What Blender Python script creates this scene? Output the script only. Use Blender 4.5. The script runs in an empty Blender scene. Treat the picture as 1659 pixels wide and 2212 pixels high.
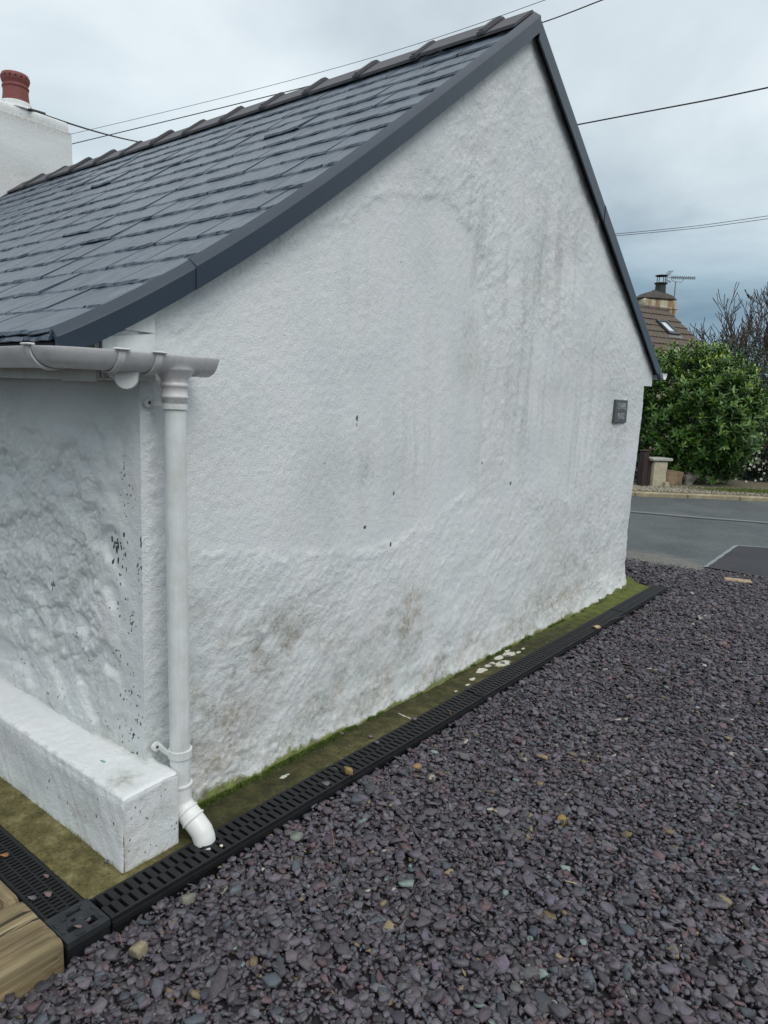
import bpy, math, random
import numpy as np
from mathutils import Matrix, Vector

random.seed(7)
rng = np.random.default_rng(11)
S = bpy.context.scene
COL = S.collection

# ------------------------------------------------------------------ camera
CAM = np.array([1.88995, -1.21396, 1.43])
RT = np.array([0.78442206, 0.61889887, 0.04057365])
UP = np.array([-0.12758149, 0.09699247, 0.98707417])
FW = np.array([-0.60696375, 0.77945921, -0.15504308])
FPX = 1511.04            # focal length, in pixels of a 1659 x 2212 view
cd = bpy.data.cameras.new('camera')
cam = bpy.data.objects.new('camera', cd)
COL.objects.link(cam)
cam.matrix_world = Matrix(((RT[0], UP[0], -FW[0], CAM[0]), (RT[1], UP[1], -FW[1], CAM[1]),
                           (RT[2], UP[2], -FW[2], CAM[2]), (0, 0, 0, 1)))
cd.sensor_fit = 'VERTICAL'
cd.sensor_height = 24.0
cd.lens = 24.0 * FPX / 2212.0
cd.clip_start = 0.02
cd.clip_end = 2000
S.camera = cam

# ------------------------------------------------------------------ world: high overcast
w = bpy.data.worlds.new('World')
S.world = w
w.use_nodes = True
nt = w.node_tree
nt.nodes.clear()


def N(t, typ, **kw):
    n = t.nodes.new(typ)
    for k, v in kw.items():
        setattr(n, k, v)
    return n


def ramp(t, src, stops, interp='LINEAR'):
    r = N(t, 'ShaderNodeValToRGB')
    r.color_ramp.interpolation = interp
    while len(r.color_ramp.elements) < len(stops):
        r.color_ramp.elements.new(0.5)
    for e, (p, c) in zip(r.color_ramp.elements, stops):
        e.position = p
        e.color = (c[0], c[1], c[2], 1) if not isinstance(c, (int, float)) else (c, c, c, 1)
    t.links.new(src, r.inputs[0])
    return r.outputs[0]


def math_(t, op, a, b=None, clamp=False):
    m = N(t, 'ShaderNodeMath', operation=op)
    m.use_clamp = clamp
    for i, x in enumerate((a, b)):
        if x is None:
            continue
        if isinstance(x, (int, float)):
            m.inputs[i].default_value = x
        else:
            t.links.new(x, m.inputs[i])
    return m.outputs[0]


def mix(t, fac, a, b, blend='MIX'):
    m = N(t, 'ShaderNodeMix', data_type='RGBA', blend_type=blend)
    for i, x in ((0, fac), (6, a), (7, b)):
        if isinstance(x, (int, float)):
            m.inputs[i].default_value = x
        elif isinstance(x, tuple):
            m.inputs[i].default_value = (x[0], x[1], x[2], 1)
        else:
            t.links.new(x, m.inputs[i])
    return m.outputs[2]


def noise(t, vec, scale, detail=4, rough=0.55, dist=0.0):
    n = N(t, 'ShaderNodeTexNoise')
    n.inputs['Scale'].default_value = scale
    n.inputs['Detail'].default_value = detail
    n.inputs['Roughness'].default_value = rough
    n.inputs['Distortion'].default_value = dist
    if vec is not None:
        t.links.new(vec, n.inputs['Vector'])
    return n.outputs[0]


def mapping(t, vec, scale=(1, 1, 1), rot=(0, 0, 0), loc=(0, 0, 0)):
    m = N(t, 'ShaderNodeMapping')
    m.inputs['Scale'].default_value = scale
    m.inputs['Rotation'].default_value = rot
    m.inputs['Location'].default_value = loc
    t.links.new(vec, m.inputs[0])
    return m.outputs[0]


SUN_EL, SUN_AZ = math.radians(50), math.radians(110)     # azimuth measured from +y towards +x
tc = N(nt, 'ShaderNodeTexCoord')
sky = N(nt, 'ShaderNodeTexSky', sky_type='NISHITA')
sky.sun_disc = False
sky.sun_elevation = SUN_EL
sky.sun_rotation = SUN_AZ
skyc = mix(nt, 1.0, sky.outputs[0], (0.10, 0.10, 0.10), 'MULTIPLY')
sep = N(nt, 'ShaderNodeSeparateXYZ')
nt.links.new(tc.outputs['Generated'], sep.inputs[0])
zc = math_(nt, 'MAXIMUM', sep.outputs[2], 0.0)
den = math_(nt, 'ADD', zc, 0.16)
cmb = N(nt, 'ShaderNodeCombineXYZ')
nt.links.new(math_(nt, 'DIVIDE', sep.outputs[0], den), cmb.inputs[0])
nt.links.new(math_(nt, 'DIVIDE', sep.outputs[1], den), cmb.inputs[1])
n1 = noise(nt, mapping(nt, cmb.outputs[0], (1, 1, 1), (0, 0, 0.5), (3.1, 0.4, 0)), 0.85, 7, 0.52, 0.35)
n2 = noise(nt, mapping(nt, cmb.outputs[0], (1, 1, 1), (0, 0, 0.2), (9.3, 4.4, 0)), 0.33, 3, 0.5, 0.2)
# cloud deck: brighter overhead than towards the horizon, as under any overcast
wob = math_(nt, 'MULTIPLY', math_(nt, 'SUBTRACT', n1, 0.5), 0.16)
elev = math_(nt, 'ADD', zc, wob, True)
deck = ramp(nt, elev, [(0.0, (0.46, 0.57, 0.64)), (0.035, (0.36, 0.48, 0.57)), (0.095, (0.19, 0.29, 0.38)), (0.16, (0.28, 0.39, 0.47)),
                       (0.24, (0.57, 0.66, 0.71)), (0.36, (0.68, 0.755, 0.795)), (0.50, (0.71, 0.78, 0.825)), (0.72, (0.84, 0.89, 0.92)), (1.0, (1.05, 1.08, 1.10))])
mot = ramp(nt, math_(nt, 'ADD', math_(nt, 'MULTIPLY', n1, 0.6), math_(nt, 'MULTIPLY', n2, 0.4)),
           [(0.36, (0.68, 0.71, 0.74)), (0.5, (1.0, 1.0, 1.0)), (0.62, (1.18, 1.16, 1.14))])
cl = mix(nt, 1.0, deck, mot, 'MULTIPLY')
bg = N(nt, 'ShaderNodeBackground')
bg.inputs[1].default_value = 1.0
nt.links.new(mix(nt, 0.94, skyc, cl), bg.inputs[0])
out = N(nt, 'ShaderNodeOutputWorld')
nt.links.new(bg.outputs[0], out.inputs[0])

# ------------------------------------------------------------------ sun behind the cloud
sd = bpy.data.lights.new('sun', 'SUN')
sd.energy = 1.2
sd.angle = math.radians(34)
sd.color = (1.0, 0.975, 0.94)
so = bpy.data.objects.new('sun', sd)
COL.objects.link(so)
sdir = Vector((math.sin(SUN_AZ) * math.cos(SUN_EL), math.cos(SUN_AZ) * math.cos(SUN_EL), math.sin(SUN_EL)))
so.rotation_euler = sdir.to_track_quat('Z', 'Y').to_euler()
so.location = (4, -4, 8)

S.view_settings.view_transform = 'Standard'
S.view_settings.look = 'None'
S.view_settings.exposure = 0.25
S.view_settings.gamma = 1.0
S.render.engine = 'CYCLES'


# ------------------------------------------------------------------ pixel helpers (1659 x 2212 view)
def ray(u, v):
    return FW + (u - 829.5) / FPX * RT - (v - 1106) / FPX * UP


def on(u, v, ax, val):
    d = ray(u, v)
    i = 'xyz'.index(ax)
    return CAM + d * ((val - CAM[i]) / d[i])


def pxd(u, v, depth):
    return CAM + ray(u, v) * depth


def proj(P):
    d = np.asarray(P, float) - CAM
    z = d @ FW
    return np.stack([829.5 + FPX * (d @ RT) / z, 1106 - FPX * (d @ UP) / z, z], -1)


# ------------------------------------------------------------------ numpy noise
def _h(ix, iy, seed):
    n = (ix.astype(np.int64) * 374761393 + iy.astype(np.int64) * 668265263 + seed * 974711) & 0xffffffff
    n = ((n ^ (n >> 13)) * 1274126177) & 0xffffffff
    return (n ^ (n >> 16)) & 0xffff


def pnoise(x, y, seed=0):
    x = np.asarray(x, float)
    y = np.asarray(y, float)
    ix, iy = np.floor(x), np.floor(y)
    fx, fy = x - ix, y - iy
    u = fx * fx * fx * (fx * (fx * 6 - 15) + 10)
    v = fy * fy * fy * (fy * (fy * 6 - 15) + 10)

    def g(a, b):
        t = _h(ix + a, iy + b, seed) * (2 * math.pi / 65536)
        return np.cos(t) * (fx - a) + np.sin(t) * (fy - b)
    return (g(0, 0) * (1 - u) + g(1, 0) * u) * (1 - v) + (g(0, 1) * (1 - u) + g(1, 1) * u) * v


def fbm(x, y, seed=0, o=4, gain=0.5):
    s, a = 0, 1
    for i in range(o):
        s = s + a * pnoise(x * 2 ** i, y * 2 ** i, seed + i)
        a *= gain
    return s


def sstep(a, b, x):
    t = np.clip((x - a) / (b - a), 0, 1)
    return t * t * (3 - 2 * t)


def poly_sd(px, py, poly):
    """signed distance to a polygon, positive inside"""
    d = np.full(px.shape, 1e9)
    ins = np.zeros(px.shape, bool)
    n = len(poly)
    for i in range(n):
        ax, ay = poly[i]
        bx, by = poly[(i + 1) % n]
        ex, ey = bx - ax, by - ay
        t = np.clip(((px - ax) * ex + (py - ay) * ey) / (ex * ex + ey * ey), 0, 1)
        d = np.minimum(d, np.hypot(px - ax - t * ex, py - ay - t * ey))
        c = ((ay > py) != (by > py)) & (px < (bx - ax) * (py - ay) / (by - ay + 1e-12) + ax)
        ins ^= c
    return np.where(ins, d, -d)


# ------------------------------------------------------------------ object helpers
def set_mat(me, m):
    if isinstance(m, (list, tuple)):
        for k in m:
            me.materials.append(k)
    elif m is not None:
        me.materials.append(m)


def mesh_np(name, V, F, m=None, smooth=False, attrs=None, cols=None):
    """V (n,3), F (k,3|4) array or list of lists"""
    me = bpy.data.meshes.new(name)
    if isinstance(F, np.ndarray):
        n, k = F.shape
        me.vertices.add(len(V))
        me.vertices.foreach_set('co', np.asarray(V, np.float32).ravel())
        me.loops.add(n * k)
        me.loops.foreach_set('vertex_index', F.astype(np.int32).ravel())
        me.polygons.add(n)
        me.polygons.foreach_set('loop_start', np.arange(0, n * k, k, dtype=np.int32))
        me.polygons.foreach_set('loop_total', np.full(n, k, np.int32))
        me.update(calc_edges=True)
    else:
        me.from_pydata([tuple(map(float, v)) for v in V], [], F)
        me.update()
    for an, av in (attrs or {}).items():
        a = me.attributes.new(an, 'FLOAT', 'POINT')
        a.data.foreach_set('value', np.asarray(av, np.float32))
    for an, av in (cols or {}).items():
        a = me.attributes.new(an, 'FLOAT_COLOR', 'POINT')
        a.data.foreach_set('color', np.asarray(av, np.float32).ravel())
    set_mat(me, m)
    if smooth:
        me.polygons.foreach_set('use_smooth', np.ones(len(me.polygons), bool))
    return me


def link(name, me, parent=None, mw=None, kind=None, label=None, cat=None, group=None):
    o = bpy.data.objects.new(name, me)
    COL.objects.link(o)
    if parent is not None:
        o.parent = parent
        o.matrix_parent_inverse = Matrix.Translation(-PLOC.get(parent.name, Vector((0, 0, 0))))
    if mw is not None:
        o.matrix_basis = mw
    for k, v in (('kind', kind), ('label', label), ('category', cat), ('group', group)):
        if v:
            o[k] = v
    return o


PLOC = {}


def thing(name, label, cat, loc=(0, 0, 0), group=None):
    o = link(name, None, label=label, cat=cat, group=group)
    o.location = loc
    o.empty_display_size = 0.1
    PLOC[o.name] = Vector(loc)
    return o


class MB:
    def __init__(self):
        self.v, self.f, self.mi = [], [], []

    def add(self, V, F, mi=0):
        b = len(self.v)
        self.v += [tuple(map(float, p)) for p in V]
        self.f += [[b + i for i in f] for f in F]
        self.mi += [mi] * len(F)
        return self

    def box(self, lo, hi, bev=0.0, M=None, mi=0):
        (x0, y0, z0), (x1, y1, z1) = lo, hi
        b = min(bev, 0.49 * min(x1 - x0, y1 - y0, z1 - z0))
        if b <= 0:
            V = [(x, y, z) for z in (z0, z1) for y in (y0, y1) for x in (x0, x1)]
            F = [[0, 2, 3, 1], [4, 5, 7, 6], [0, 1, 5, 4], [2, 6, 7, 3], [0, 4, 6, 2], [1, 3, 7, 5]]
        else:
            # chamfered in plan and on the top/bottom edges
            def ring(i, z):
                a = x0 + i
                c = x1 - i
                d = y0 + i
                e = y1 - i
                return [(a + b, d, z), (c - b, d, z), (c, d + b, z), (c, e - b, z), (c - b, e, z), (a + b, e, z), (a, e - b, z), (a, d + b, z)]
            V = ring(b * .8, z0) + ring(0, z0 + b) + ring(0, z1 - b) + ring(b * .8, z1)
            F = [[7, 6, 5, 4, 3, 2, 1, 0], list(range(24, 32))]
            for r in range(3):
                for i in range(8):
                    j = (i + 1) % 8
                    F.append([r * 8 + i, r * 8 + j, r * 8 + 8 + j, r * 8 + 8 + i])
        if M is not None:
            V = [tuple(M @ Vector(p)) for p in V]
        return self.add(V, F, mi)

    def tube(self, pts, r, n=10, cap=True, mi=0, squash=None):
        P = [Vector(map(float, p)) for p in pts]
        k = len(P)
        R = r if isinstance(r, (list, tuple, np.ndarray)) else [r] * k
        T = []
        for i in range(k):
            d = (P[min(i + 1, k - 1)] - P[max(i - 1, 0)])
            T.append(d.normalized())
        a = Vector((0, 0, 1)) if abs(T[0].z) < 0.9 else Vector((1, 0, 0))
        u = T[0].cross(a).normalized()
        V, F = [], []
        for i in range(k):
            u = (u - T[i] * u.dot(T[i])).normalized()
            q = T[i].cross(u)
            for j in range(n):
                t = 2 * math.pi * j / n
                V.append(P[i] + (u * math.cos(t) + q * math.sin(t)) * R[i])
        for i in range(k - 1):
            for j in range(n):
                F.append([i * n + j, i * n + (j + 1) % n, (i + 1) * n + (j + 1) % n, (i + 1) * n + j])
        if cap:
            F.append(list(range(n))[::-1])
            F.append(list(range((k - 1) * n, k * n)))
        return self.add(V, F, mi)

    def lathe(self, prof, c, n=24, M=None, cap=True):
        V, F = [], []
        for (r, z) in prof:
            for j in range(n):
                t = 2 * math.pi * j / n
                p = Vector((r * math.cos(t), r * math.sin(t), z))
                if M is not None:
                    p = M @ p
                V.append((p.x + c[0], p.y + c[1], p.z + c[2]))
        for i in range(len(prof) - 1):
            for j in range(n):
                F.append([i * n + j, i * n + (j + 1) % n, (i + 1) * n + (j + 1) % n, (i + 1) * n + j])
        if cap:
            F.append(list(range(n))[::-1])
            F.append(list(range((len(prof) - 1) * n, len(prof) * n)))
        return self.add(V, F)

    def prism(self, poly, a, b, axis='x'):
        """polygon in the other two axes, extruded from a to b"""
        def mk(p, t):
            if axis == 'x':
                return (t, p[0], p[1])
            if axis == 'y':
                return (p[0], t, p[1])
            return (p[0], p[1], t)
        n = len(poly)
        V = [mk(p, a) for p in poly] + [mk(p, b) for p in poly]
        F = [list(range(n))[::-1], [n + i for i in range(n)]]
        F += [[i, (i + 1) % n, n + (i + 1) % n, n + i] for i in range(n)]
        return self.add(V, F)

    def mesh(self, name, m, smooth=False):
        me = mesh_np(name, self.v, self.f, m, smooth)
        if any(self.mi):
            me.polygons.foreach_set('material_index', np.array(self.mi, np.int32))
        return me

    def build(self, name, m, parent=None, smooth=False, **kw):
        me = self.mesh(name, m, smooth)
        o = link(name, me, parent, **kw)
        return o


def auto_smooth(me, deg=35):
    me.polygons.foreach_set('use_smooth', np.ones(len(me.polygons), bool))
    me.set_sharp_from_angle(angle=math.radians(deg))


# ------------------------------------------------------------------ materials
def new_mat(name):
    m = bpy.data.materials.new(name)
    m.use_nodes = True
    t = m.node_tree
    t.nodes.clear()
    o = N(t, 'ShaderNodeOutputMaterial')
    b = N(t, 'ShaderNodeBsdfPrincipled')
    t.links.new(b.outputs[0], o.inputs[0])
    return m, t, b


def setc(t, b, col=None, rough=None, spec=None, bump=None, bs=0.3, bd=0.01):
    for sock, x in (('Base Color', col), ('Roughness', rough), ('Specular IOR Level', spec)):
        if x is None:
            continue
        if isinstance(x, tuple):
            b.inputs[sock].default_value = (x[0], x[1], x[2], 1)
        elif isinstance(x, (int, float)):
            b.inputs[sock].default_value = x
        else:
            t.links.new(x, b.inputs[sock])
    if bump is not None:
        n = N(t, 'ShaderNodeBump')
        n.inputs['Strength'].default_value = bs
        n.inputs['Distance'].default_value = bd
        t.links.new(bump, n.inputs['Height'])
        t.links.new(n.outputs[0], b.inputs['Normal'])


def simple(name, col, rough=0.5, var=0.12, scale=20, bs=0.0, bd=0.004, spec=0.4, bscale=None):
    m, t, b = new_mat(name)
    c = N(t, 'ShaderNodeTexCoord')
    n = noise(t, c.outputs['Object'], scale, 5, 0.6)
    d = tuple(x * (1 - var) for x in col)
    e = tuple(min(1, x * (1 + var)) for x in col)
    setc(t, b, ramp(t, n, [(0.3, d), (0.7, e)]), rough, spec,
         noise(t, c.outputs['Object'], bscale or scale * 6, 4, 0.6) if bs else None, bs, bd)
    return m


def attr(t, name):
    a = N(t, 'ShaderNodeAttribute')
    a.attribute_name = name
    return a


def wall_mat():
    m, t, b = new_mat('painted_render')
    c = N(t, 'ShaderNodeTexCoord')
    P = c.outputs['Object']
    dirt, moss, chip, rough = (attr(t, k).outputs['Fac'] for k in ('dirt', 'moss', 'chip', 'rough'))
    mott = noise(t, P, 3.0, 6, 0.6)
    fine = noise(t, P, 45, 4, 0.65)
    col = ramp(t, mott, [(0.28, (0.635, 0.67, 0.675)), (0.5, (0.70, 0.722, 0.722)), (0.72, (0.735, 0.732, 0.737))])
    # grime lodges in the hollows of the rough coat
    df = math_(t, 'MULTIPLY', dirt, ramp(t, fine, [(0.32, 1.25), (0.62, 0.45)]), True)
    dcol = ramp(t, noise(t, P, 5, 3), [(0.35, (0.30, 0.32, 0.28)), (0.65, (0.36, 0.31, 0.24))])
    col = mix(t, df, col, dcol)
    spk = ramp(t, noise(t, P, 120, 3, 0.7), [(0.66, 0.0), (0.74, 0.5)])
    col = mix(t, math_(t, 'MULTIPLY', spk, ramp(t, mott, [(0.45, 0.0), (0.7, 0.8)])), col, (0.45, 0.44, 0.41))
    mf = ramp(t, math_(t, 'ADD', moss, math_(t, 'MULTIPLY', math_(t, 'SUBTRACT', noise(t, P, 40, 4, 0.7), 0.5), 1.2)), [(0.38, 0.0), (0.75, 1.0)])
    mcol = ramp(t, noise(t, P, 18, 3), [(0.35, (0.16, 0.15, 0.085)), (0.6, (0.17, 0.20, 0.05))])
    col = mix(t, mf, col, mcol)
    cn = math_(t, 'ADD', chip, math_(t, 'MULTIPLY', math_(t, 'SUBTRACT', noise(t, P, 130, 3, 0.6), 0.5), 0.9))
    cf = ramp(t, cn, [(0.47, 0.0), (0.54, 1.0)])
    ccol = ramp(t, noise(t, P, 60, 2), [(0.4, (0.035, 0.032, 0.03)), (0.65, (0.16, 0.145, 0.12))])
    col = mix(t, cf, col, ccol)
    # brush stipple everywhere, coarser grit on the rough coat
    st = noise(t, P, 170, 3, 0.6, 0.2)
    st2 = noise(t, mapping(t, P, (1, 1.3, 0.8)), 75, 4, 0.62, 0.6)
    gr = noise(t, P, 38, 6, 0.68, 0.9)
    h = math_(t, 'ADD', math_(t, 'MULTIPLY', st, 0.5), math_(t, 'MULTIPLY', st2, 0.75))
    h = math_(t, 'ADD', h, math_(t, 'MULTIPLY', gr, math_(t, 'ADD', math_(t, 'MULTIPLY', rough, 1.5), 0.12)))
    h = math_(t, 'SUBTRACT', h, math_(t, 'MULTIPLY', cf, 0.7))
    setc(t, b, col, 0.62, 0.35, h, 0.62, 0.007)
    return m


M_wall = wall_mat()


def slate_mat():
    m, t, b = new_mat('welsh_slate')
    c = N(t, 'ShaderNodeTexCoord')
    oi = N(t, 'ShaderNodeObjectInfo')
    off = N(t, 'ShaderNodeVectorMath', operation='ADD')
    cx = N(t, 'ShaderNodeCombineXYZ')
    t.links.new(math_(t, 'MULTIPLY', oi.outputs['Random'], 37.0), cx.inputs[0])
    t.links.new(math_(t, 'MULTIPLY', oi.outputs['Random'], 91.0), cx.inputs[1])
    t.links.new(c.outputs['Object'], off.inputs[0])
    t.links.new(cx.outputs[0], off.inputs[1])
    P = off.outputs[0]
    a = noise(t, mapping(t, P, (26, 5, 5), (0, 0, 0.25)), 1, 6, 0.62, 0.8)
    bl = noise(t, P, 9, 4, 0.6)
    col = ramp(t, math_(t, 'ADD', math_(t, 'MULTIPLY', a, 0.5), math_(t, 'MULTIPLY', bl, 0.5)),
               [(0.36, (0.022, 0.038, 0.059)), (0.5, (0.044, 0.067, 0.096)), (0.63, (0.082, 0.112, 0.148))])
    tint = ramp(t, oi.outputs['Random'], [(0.0, (0.86, 0.88, 0.92)), (0.35, (0.96, 0.98, 1.0)), (0.7, (1.04, 1.04, 1.03)), (1.0, (1.14, 1.12, 1.08))])
    col = mix(t, 1.0, col, tint, 'MULTIPLY')
    rust = ramp(t, noise(t, P, 5.5, 5, 0.7, 0.5), [(0.66, 0.0), (0.78, 0.4)])
    col = mix(t, rust, col, (0.20, 0.15, 0.10))
    riv = noise(t, mapping(t, P, (30, 7, 7), (0, 0, 0.25)), 1, 7, 0.66, 1.4)
    ld = ramp(t, noise(t, mapping(t, P, (9, 2.2, 2), (0, 0, 0.4)), 1, 3, 0.5, 1.0), [(0.4, 0.0), (0.43, 0.35), (0.6, 0.5)])
    h = math_(t, 'ADD', riv, ld)
    setc(t, b, col, ramp(t, bl, [(0.3, 0.26), (0.7, 0.40)]), 0.75, h, 0.9, 0.008)
    return m


M_slate = slate_mat()


def gravel_mat():
    m, t, b = new_mat('slate_chippings')
    a = attr(t, 'col')
    c = N(t, 'ShaderNodeTexCoord')
    n = noise(t, c.outputs['Object'], 160, 4, 0.65)
    n2 = noise(t, c.outputs['Object'], 45, 3, 0.6)
    col = mix(t, 1.0, a.outputs['Color'], ramp(t, n, [(0.3, (0.78, 0.78, 0.78)), (0.7, (1.2, 1.19, 1.18))]), 'MULTIPLY')
    col = mix(t, 1.0, col, ramp(t, n2, [(0.35, (0.85, 0.85, 0.87)), (0.65, (1.1, 1.09, 1.07))]), 'MULTIPLY')
    setc(t, b, col, 0.6, 0.3, math_(t, 'ADD', n, noise(t, c.outputs['Object'], 420, 3, 0.6)), 0.5, 0.0025)
    return m


M_gravel = gravel_mat()


def concrete_mat():
    m, t, b = new_mat('mossy_concrete')
    c = N(t, 'ShaderNodeTexCoord')
    P = c.outputs['Object']
    alg = attr(t, 'algae').outputs['Fac']
    spl = attr(t, 'splash').outputs['Fac']
    dry = attr(t, 'dry').outputs['Fac']
    n = noise(t, P, 14, 6, 0.65)
    f = noise(t, P, 85, 4, 0.7)
    base = ramp(t, n, [(0.3, (0.018, 0.019, 0.008)), (0.5, (0.040, 0.040, 0.015)), (0.7, (0.078, 0.074, 0.032))])
    dc = ramp(t, n, [(0.3, (0.055, 0.049, 0.018)), (0.52, (0.12, 0.105, 0.043)), (0.72, (0.22, 0.195, 0.10))])
    base = mix(t, dry, base, dc)
    gc = ramp(t, n, [(0.3, (0.050, 0.068, 0.012)), (0.7, (0.13, 0.140, 0.033))])
    af = ramp(t, math_(t, 'ADD', alg, math_(t, 'MULTIPLY', math_(t, 'SUBTRACT', noise(t, P, 9, 5, 0.7), 0.5), 0.9)), [(0.35, 0.0), (0.8, 1.0)])
    col = mix(t, af, base, gc)
    col = mix(t, 1.0, col, ramp(t, f, [(0.3, (0.62, 0.62, 0.62)), (0.7, (1.35, 1.35, 1.3))]), 'MULTIPLY')
    sf = ramp(t, math_(t, 'ADD', spl, math_(t, 'MULTIPLY', math_(t, 'SUBTRACT', noise(t, P, 60, 3, 0.6), 0.5), 0.8)), [(0.5, 0.0), (0.56, 1.0)])
    col = mix(t, sf, col, (0.52, 0.52, 0.43))
    setc(t, b, col, 0.85, 0.25, math_(t, 'ADD', math_(t, 'MULTIPLY', n, 0.8), f), 0.7, 0.006)
    return m


M_conc = concrete_mat()


def upvc_mat(name, col, grime):
    m, t, b = new_mat(name)
    c = N(t, 'ShaderNodeTexCoord')
    P = c.outputs['Object']
    g = ramp(t, math_(t, 'ADD', math_(t, 'MULTIPLY', noise(t, P, 9, 5, 0.65), 0.7), math_(t, 'MULTIPLY', noise(t, mapping(t, P, (60, 60, 6)), 1, 4, 0.6), 0.3)), [(0.42, 0.0), (0.72, grime)])
    cc = mix(t, g, col, (col[0] * .62, col[1] * .60, col[2] * .55))
    sp = ramp(t, noise(t, P, 160, 2, 0.6), [(0.70, 0.0), (0.76, 0.4)])
    cc = mix(t, sp, cc, (0.32, 0.31, 0.28))
    setc(t, b, cc, 0.38, 0.45, noise(t, P, 30, 3), 0.06, 0.003)
    return m


M_upvc = upvc_mat('white_upvc', (0.69, 0.71, 0.70), 0.75)
M_gutter = upvc_mat('weathered_upvc', (0.64, 0.63, 0.635), 0.7)
M_shoe = upvc_mat('clean_upvc', (0.72, 0.725, 0.70), 0.25)
M_verge = simple('anthracite_trim', (0.017, 0.029, 0.047), 0.34, 0.10, 6, 0.05, 0.002, 0.5, 60)
M_felt = simple('black_felt', (0.012, 0.013, 0.016), 0.7, 0.2, 12)
M_ridge = simple('grey_ridge_tile', (0.075, 0.073, 0.082), 0.62, 0.16, 9, 0.25, 0.003, 0.35, 150)
M_mortar = simple('ridge_mortar', (0.17, 0.13, 0.10), 0.9, 0.25, 30, 0.4, 0.004)
M_pot = simple('terracotta', (0.20, 0.060, 0.050), 0.62, 0.14, 10, 0.2, 0.003, 0.35, 90)
M_dark = simple('dark_recess', (0.006, 0.006, 0.007), 0.9, 0.1, 10)
M_plastic = simple('black_plastic', (0.0085, 0.009, 0.0102), 0.55, 0.35, 22, 0.35, 0.002, 0.4, 260)
M_sump = simple('grey_black_plastic', (0.022, 0.0245, 0.028), 0.5, 0.35, 25, 0.3, 0.002, 0.45, 240)
M_screw = simple('rusty_screw', (0.05, 0.035, 0.028), 0.6, 0.3, 60)
M_plate = simple('slate_plate', (0.078, 0.088, 0.092), 0.55, 0.14, 25, 0.2, 0.002, 0.4, 200)
M_letter = simple('worn_letter_paint', (0.40, 0.42, 0.41), 0.7, 0.25, 60)
M_wire = simple('black_cable', (0.012, 0.014, 0.018), 0.6, 0.2, 30)


def timber_mat():
    m, t, b = new_mat('weathered_timber')
    c = N(t, 'ShaderNodeTexCoord')
    P = c.outputs['Object']
    ln = attr(t, 'grain')
    v = N(t, 'ShaderNodeVectorMath', operation='ADD')
    gr = noise(t, mapping(t, P, (34, 2.2, 34)), 1, 6, 0.62, 1.1)
    br = noise(t, mapping(t, P, (8, 1.3, 8)), 1, 4, 0.6, 0.6)
    col = ramp(t, math_(t, 'ADD', math_(t, 'MULTIPLY', gr, 0.55), math_(t, 'MULTIPLY', br, 0.45)),
               [(0.34, (0.070, 0.052, 0.030)), (0.46, (0.19, 0.145, 0.078)), (0.58, (0.30, 0.245, 0.145)), (0.7, (0.36, 0.31, 0.20))])
    crk = ramp(t, noise(t, mapping(t, P, (60, 1.6, 30)), 1, 3, 0.5, 0.7), [(0.36, 1.0), (0.40, 0.0)])
    col = mix(t, crk, col, (0.035, 0.026, 0.018))
    wet = ramp(t, noise(t, P, 6, 3), [(0.45, 0.0), (0.75, 0.6)])
    col = mix(t, wet, col, (0.10, 0.085, 0.045))
    setc(t, b, col, 0.75, 0.3, math_(t, 'SUBTRACT', gr, math_(t, 'MULTIPLY', crk, 0.8)), 0.6, 0.005)
    return m


M_timber = timber_mat()


def asphalt_mat(name, lo, hi, wear=(0.1, 0.1, 0.09), sparkle=0.9):
    m, t, b = new_mat(name)
    c = N(t, 'ShaderNodeTexCoord')
    P = c.outputs['Object']
    n = noise(t, P, 1.3, 5, 0.6)
    col = ramp(t, n, [(0.35, lo), (0.65, hi)])
    f = noise(t, P, 55, 4, 0.75)
    col = mix(t, 1.0, col, ramp(t, f, [(0.33, (0.45, 0.45, 0.46)), (0.67, (1.55, 1.55, 1.53))]), 'MULTIPLY')
    vo = N(t, 'ShaderNodeTexVoronoi')
    vo.inputs['Scale'].default_value = 34
    t.links.new(P, vo.inputs['Vector'])
    sp = math_(t, 'MULTIPLY', ramp(t, vo.outputs['Distance'], [(0.10, 1.0), (0.20, 0.0)]), ramp(t, noise(t, P, 23, 2), [(0.5, 0.0), (0.6, sparkle)]))
    col = mix(t, sp, col, (0.33, 0.33, 0.31))
    g = attr(t, 'grit').outputs['Fac']
    gf = ramp(t, math_(t, 'ADD', g, math_(t, 'MULTIPLY', math_(t, 'SUBTRACT', noise(t, P, 7, 6, 0.7), 0.5), 1.1)), [(0.45, 0.0), (0.7, 0.85)])
    gc = ramp(t, noise(t, P, 70, 3, 0.7), [(0.3, (0.05, 0.048, 0.04)), (0.55, (0.17, 0.165, 0.14)), (0.7, (0.34, 0.33, 0.29))])
    col = mix(t, gf, col, gc)
    setc(t, b, col, 0.72, 0.3, f, 0.6, 0.008)
    return m


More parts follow.
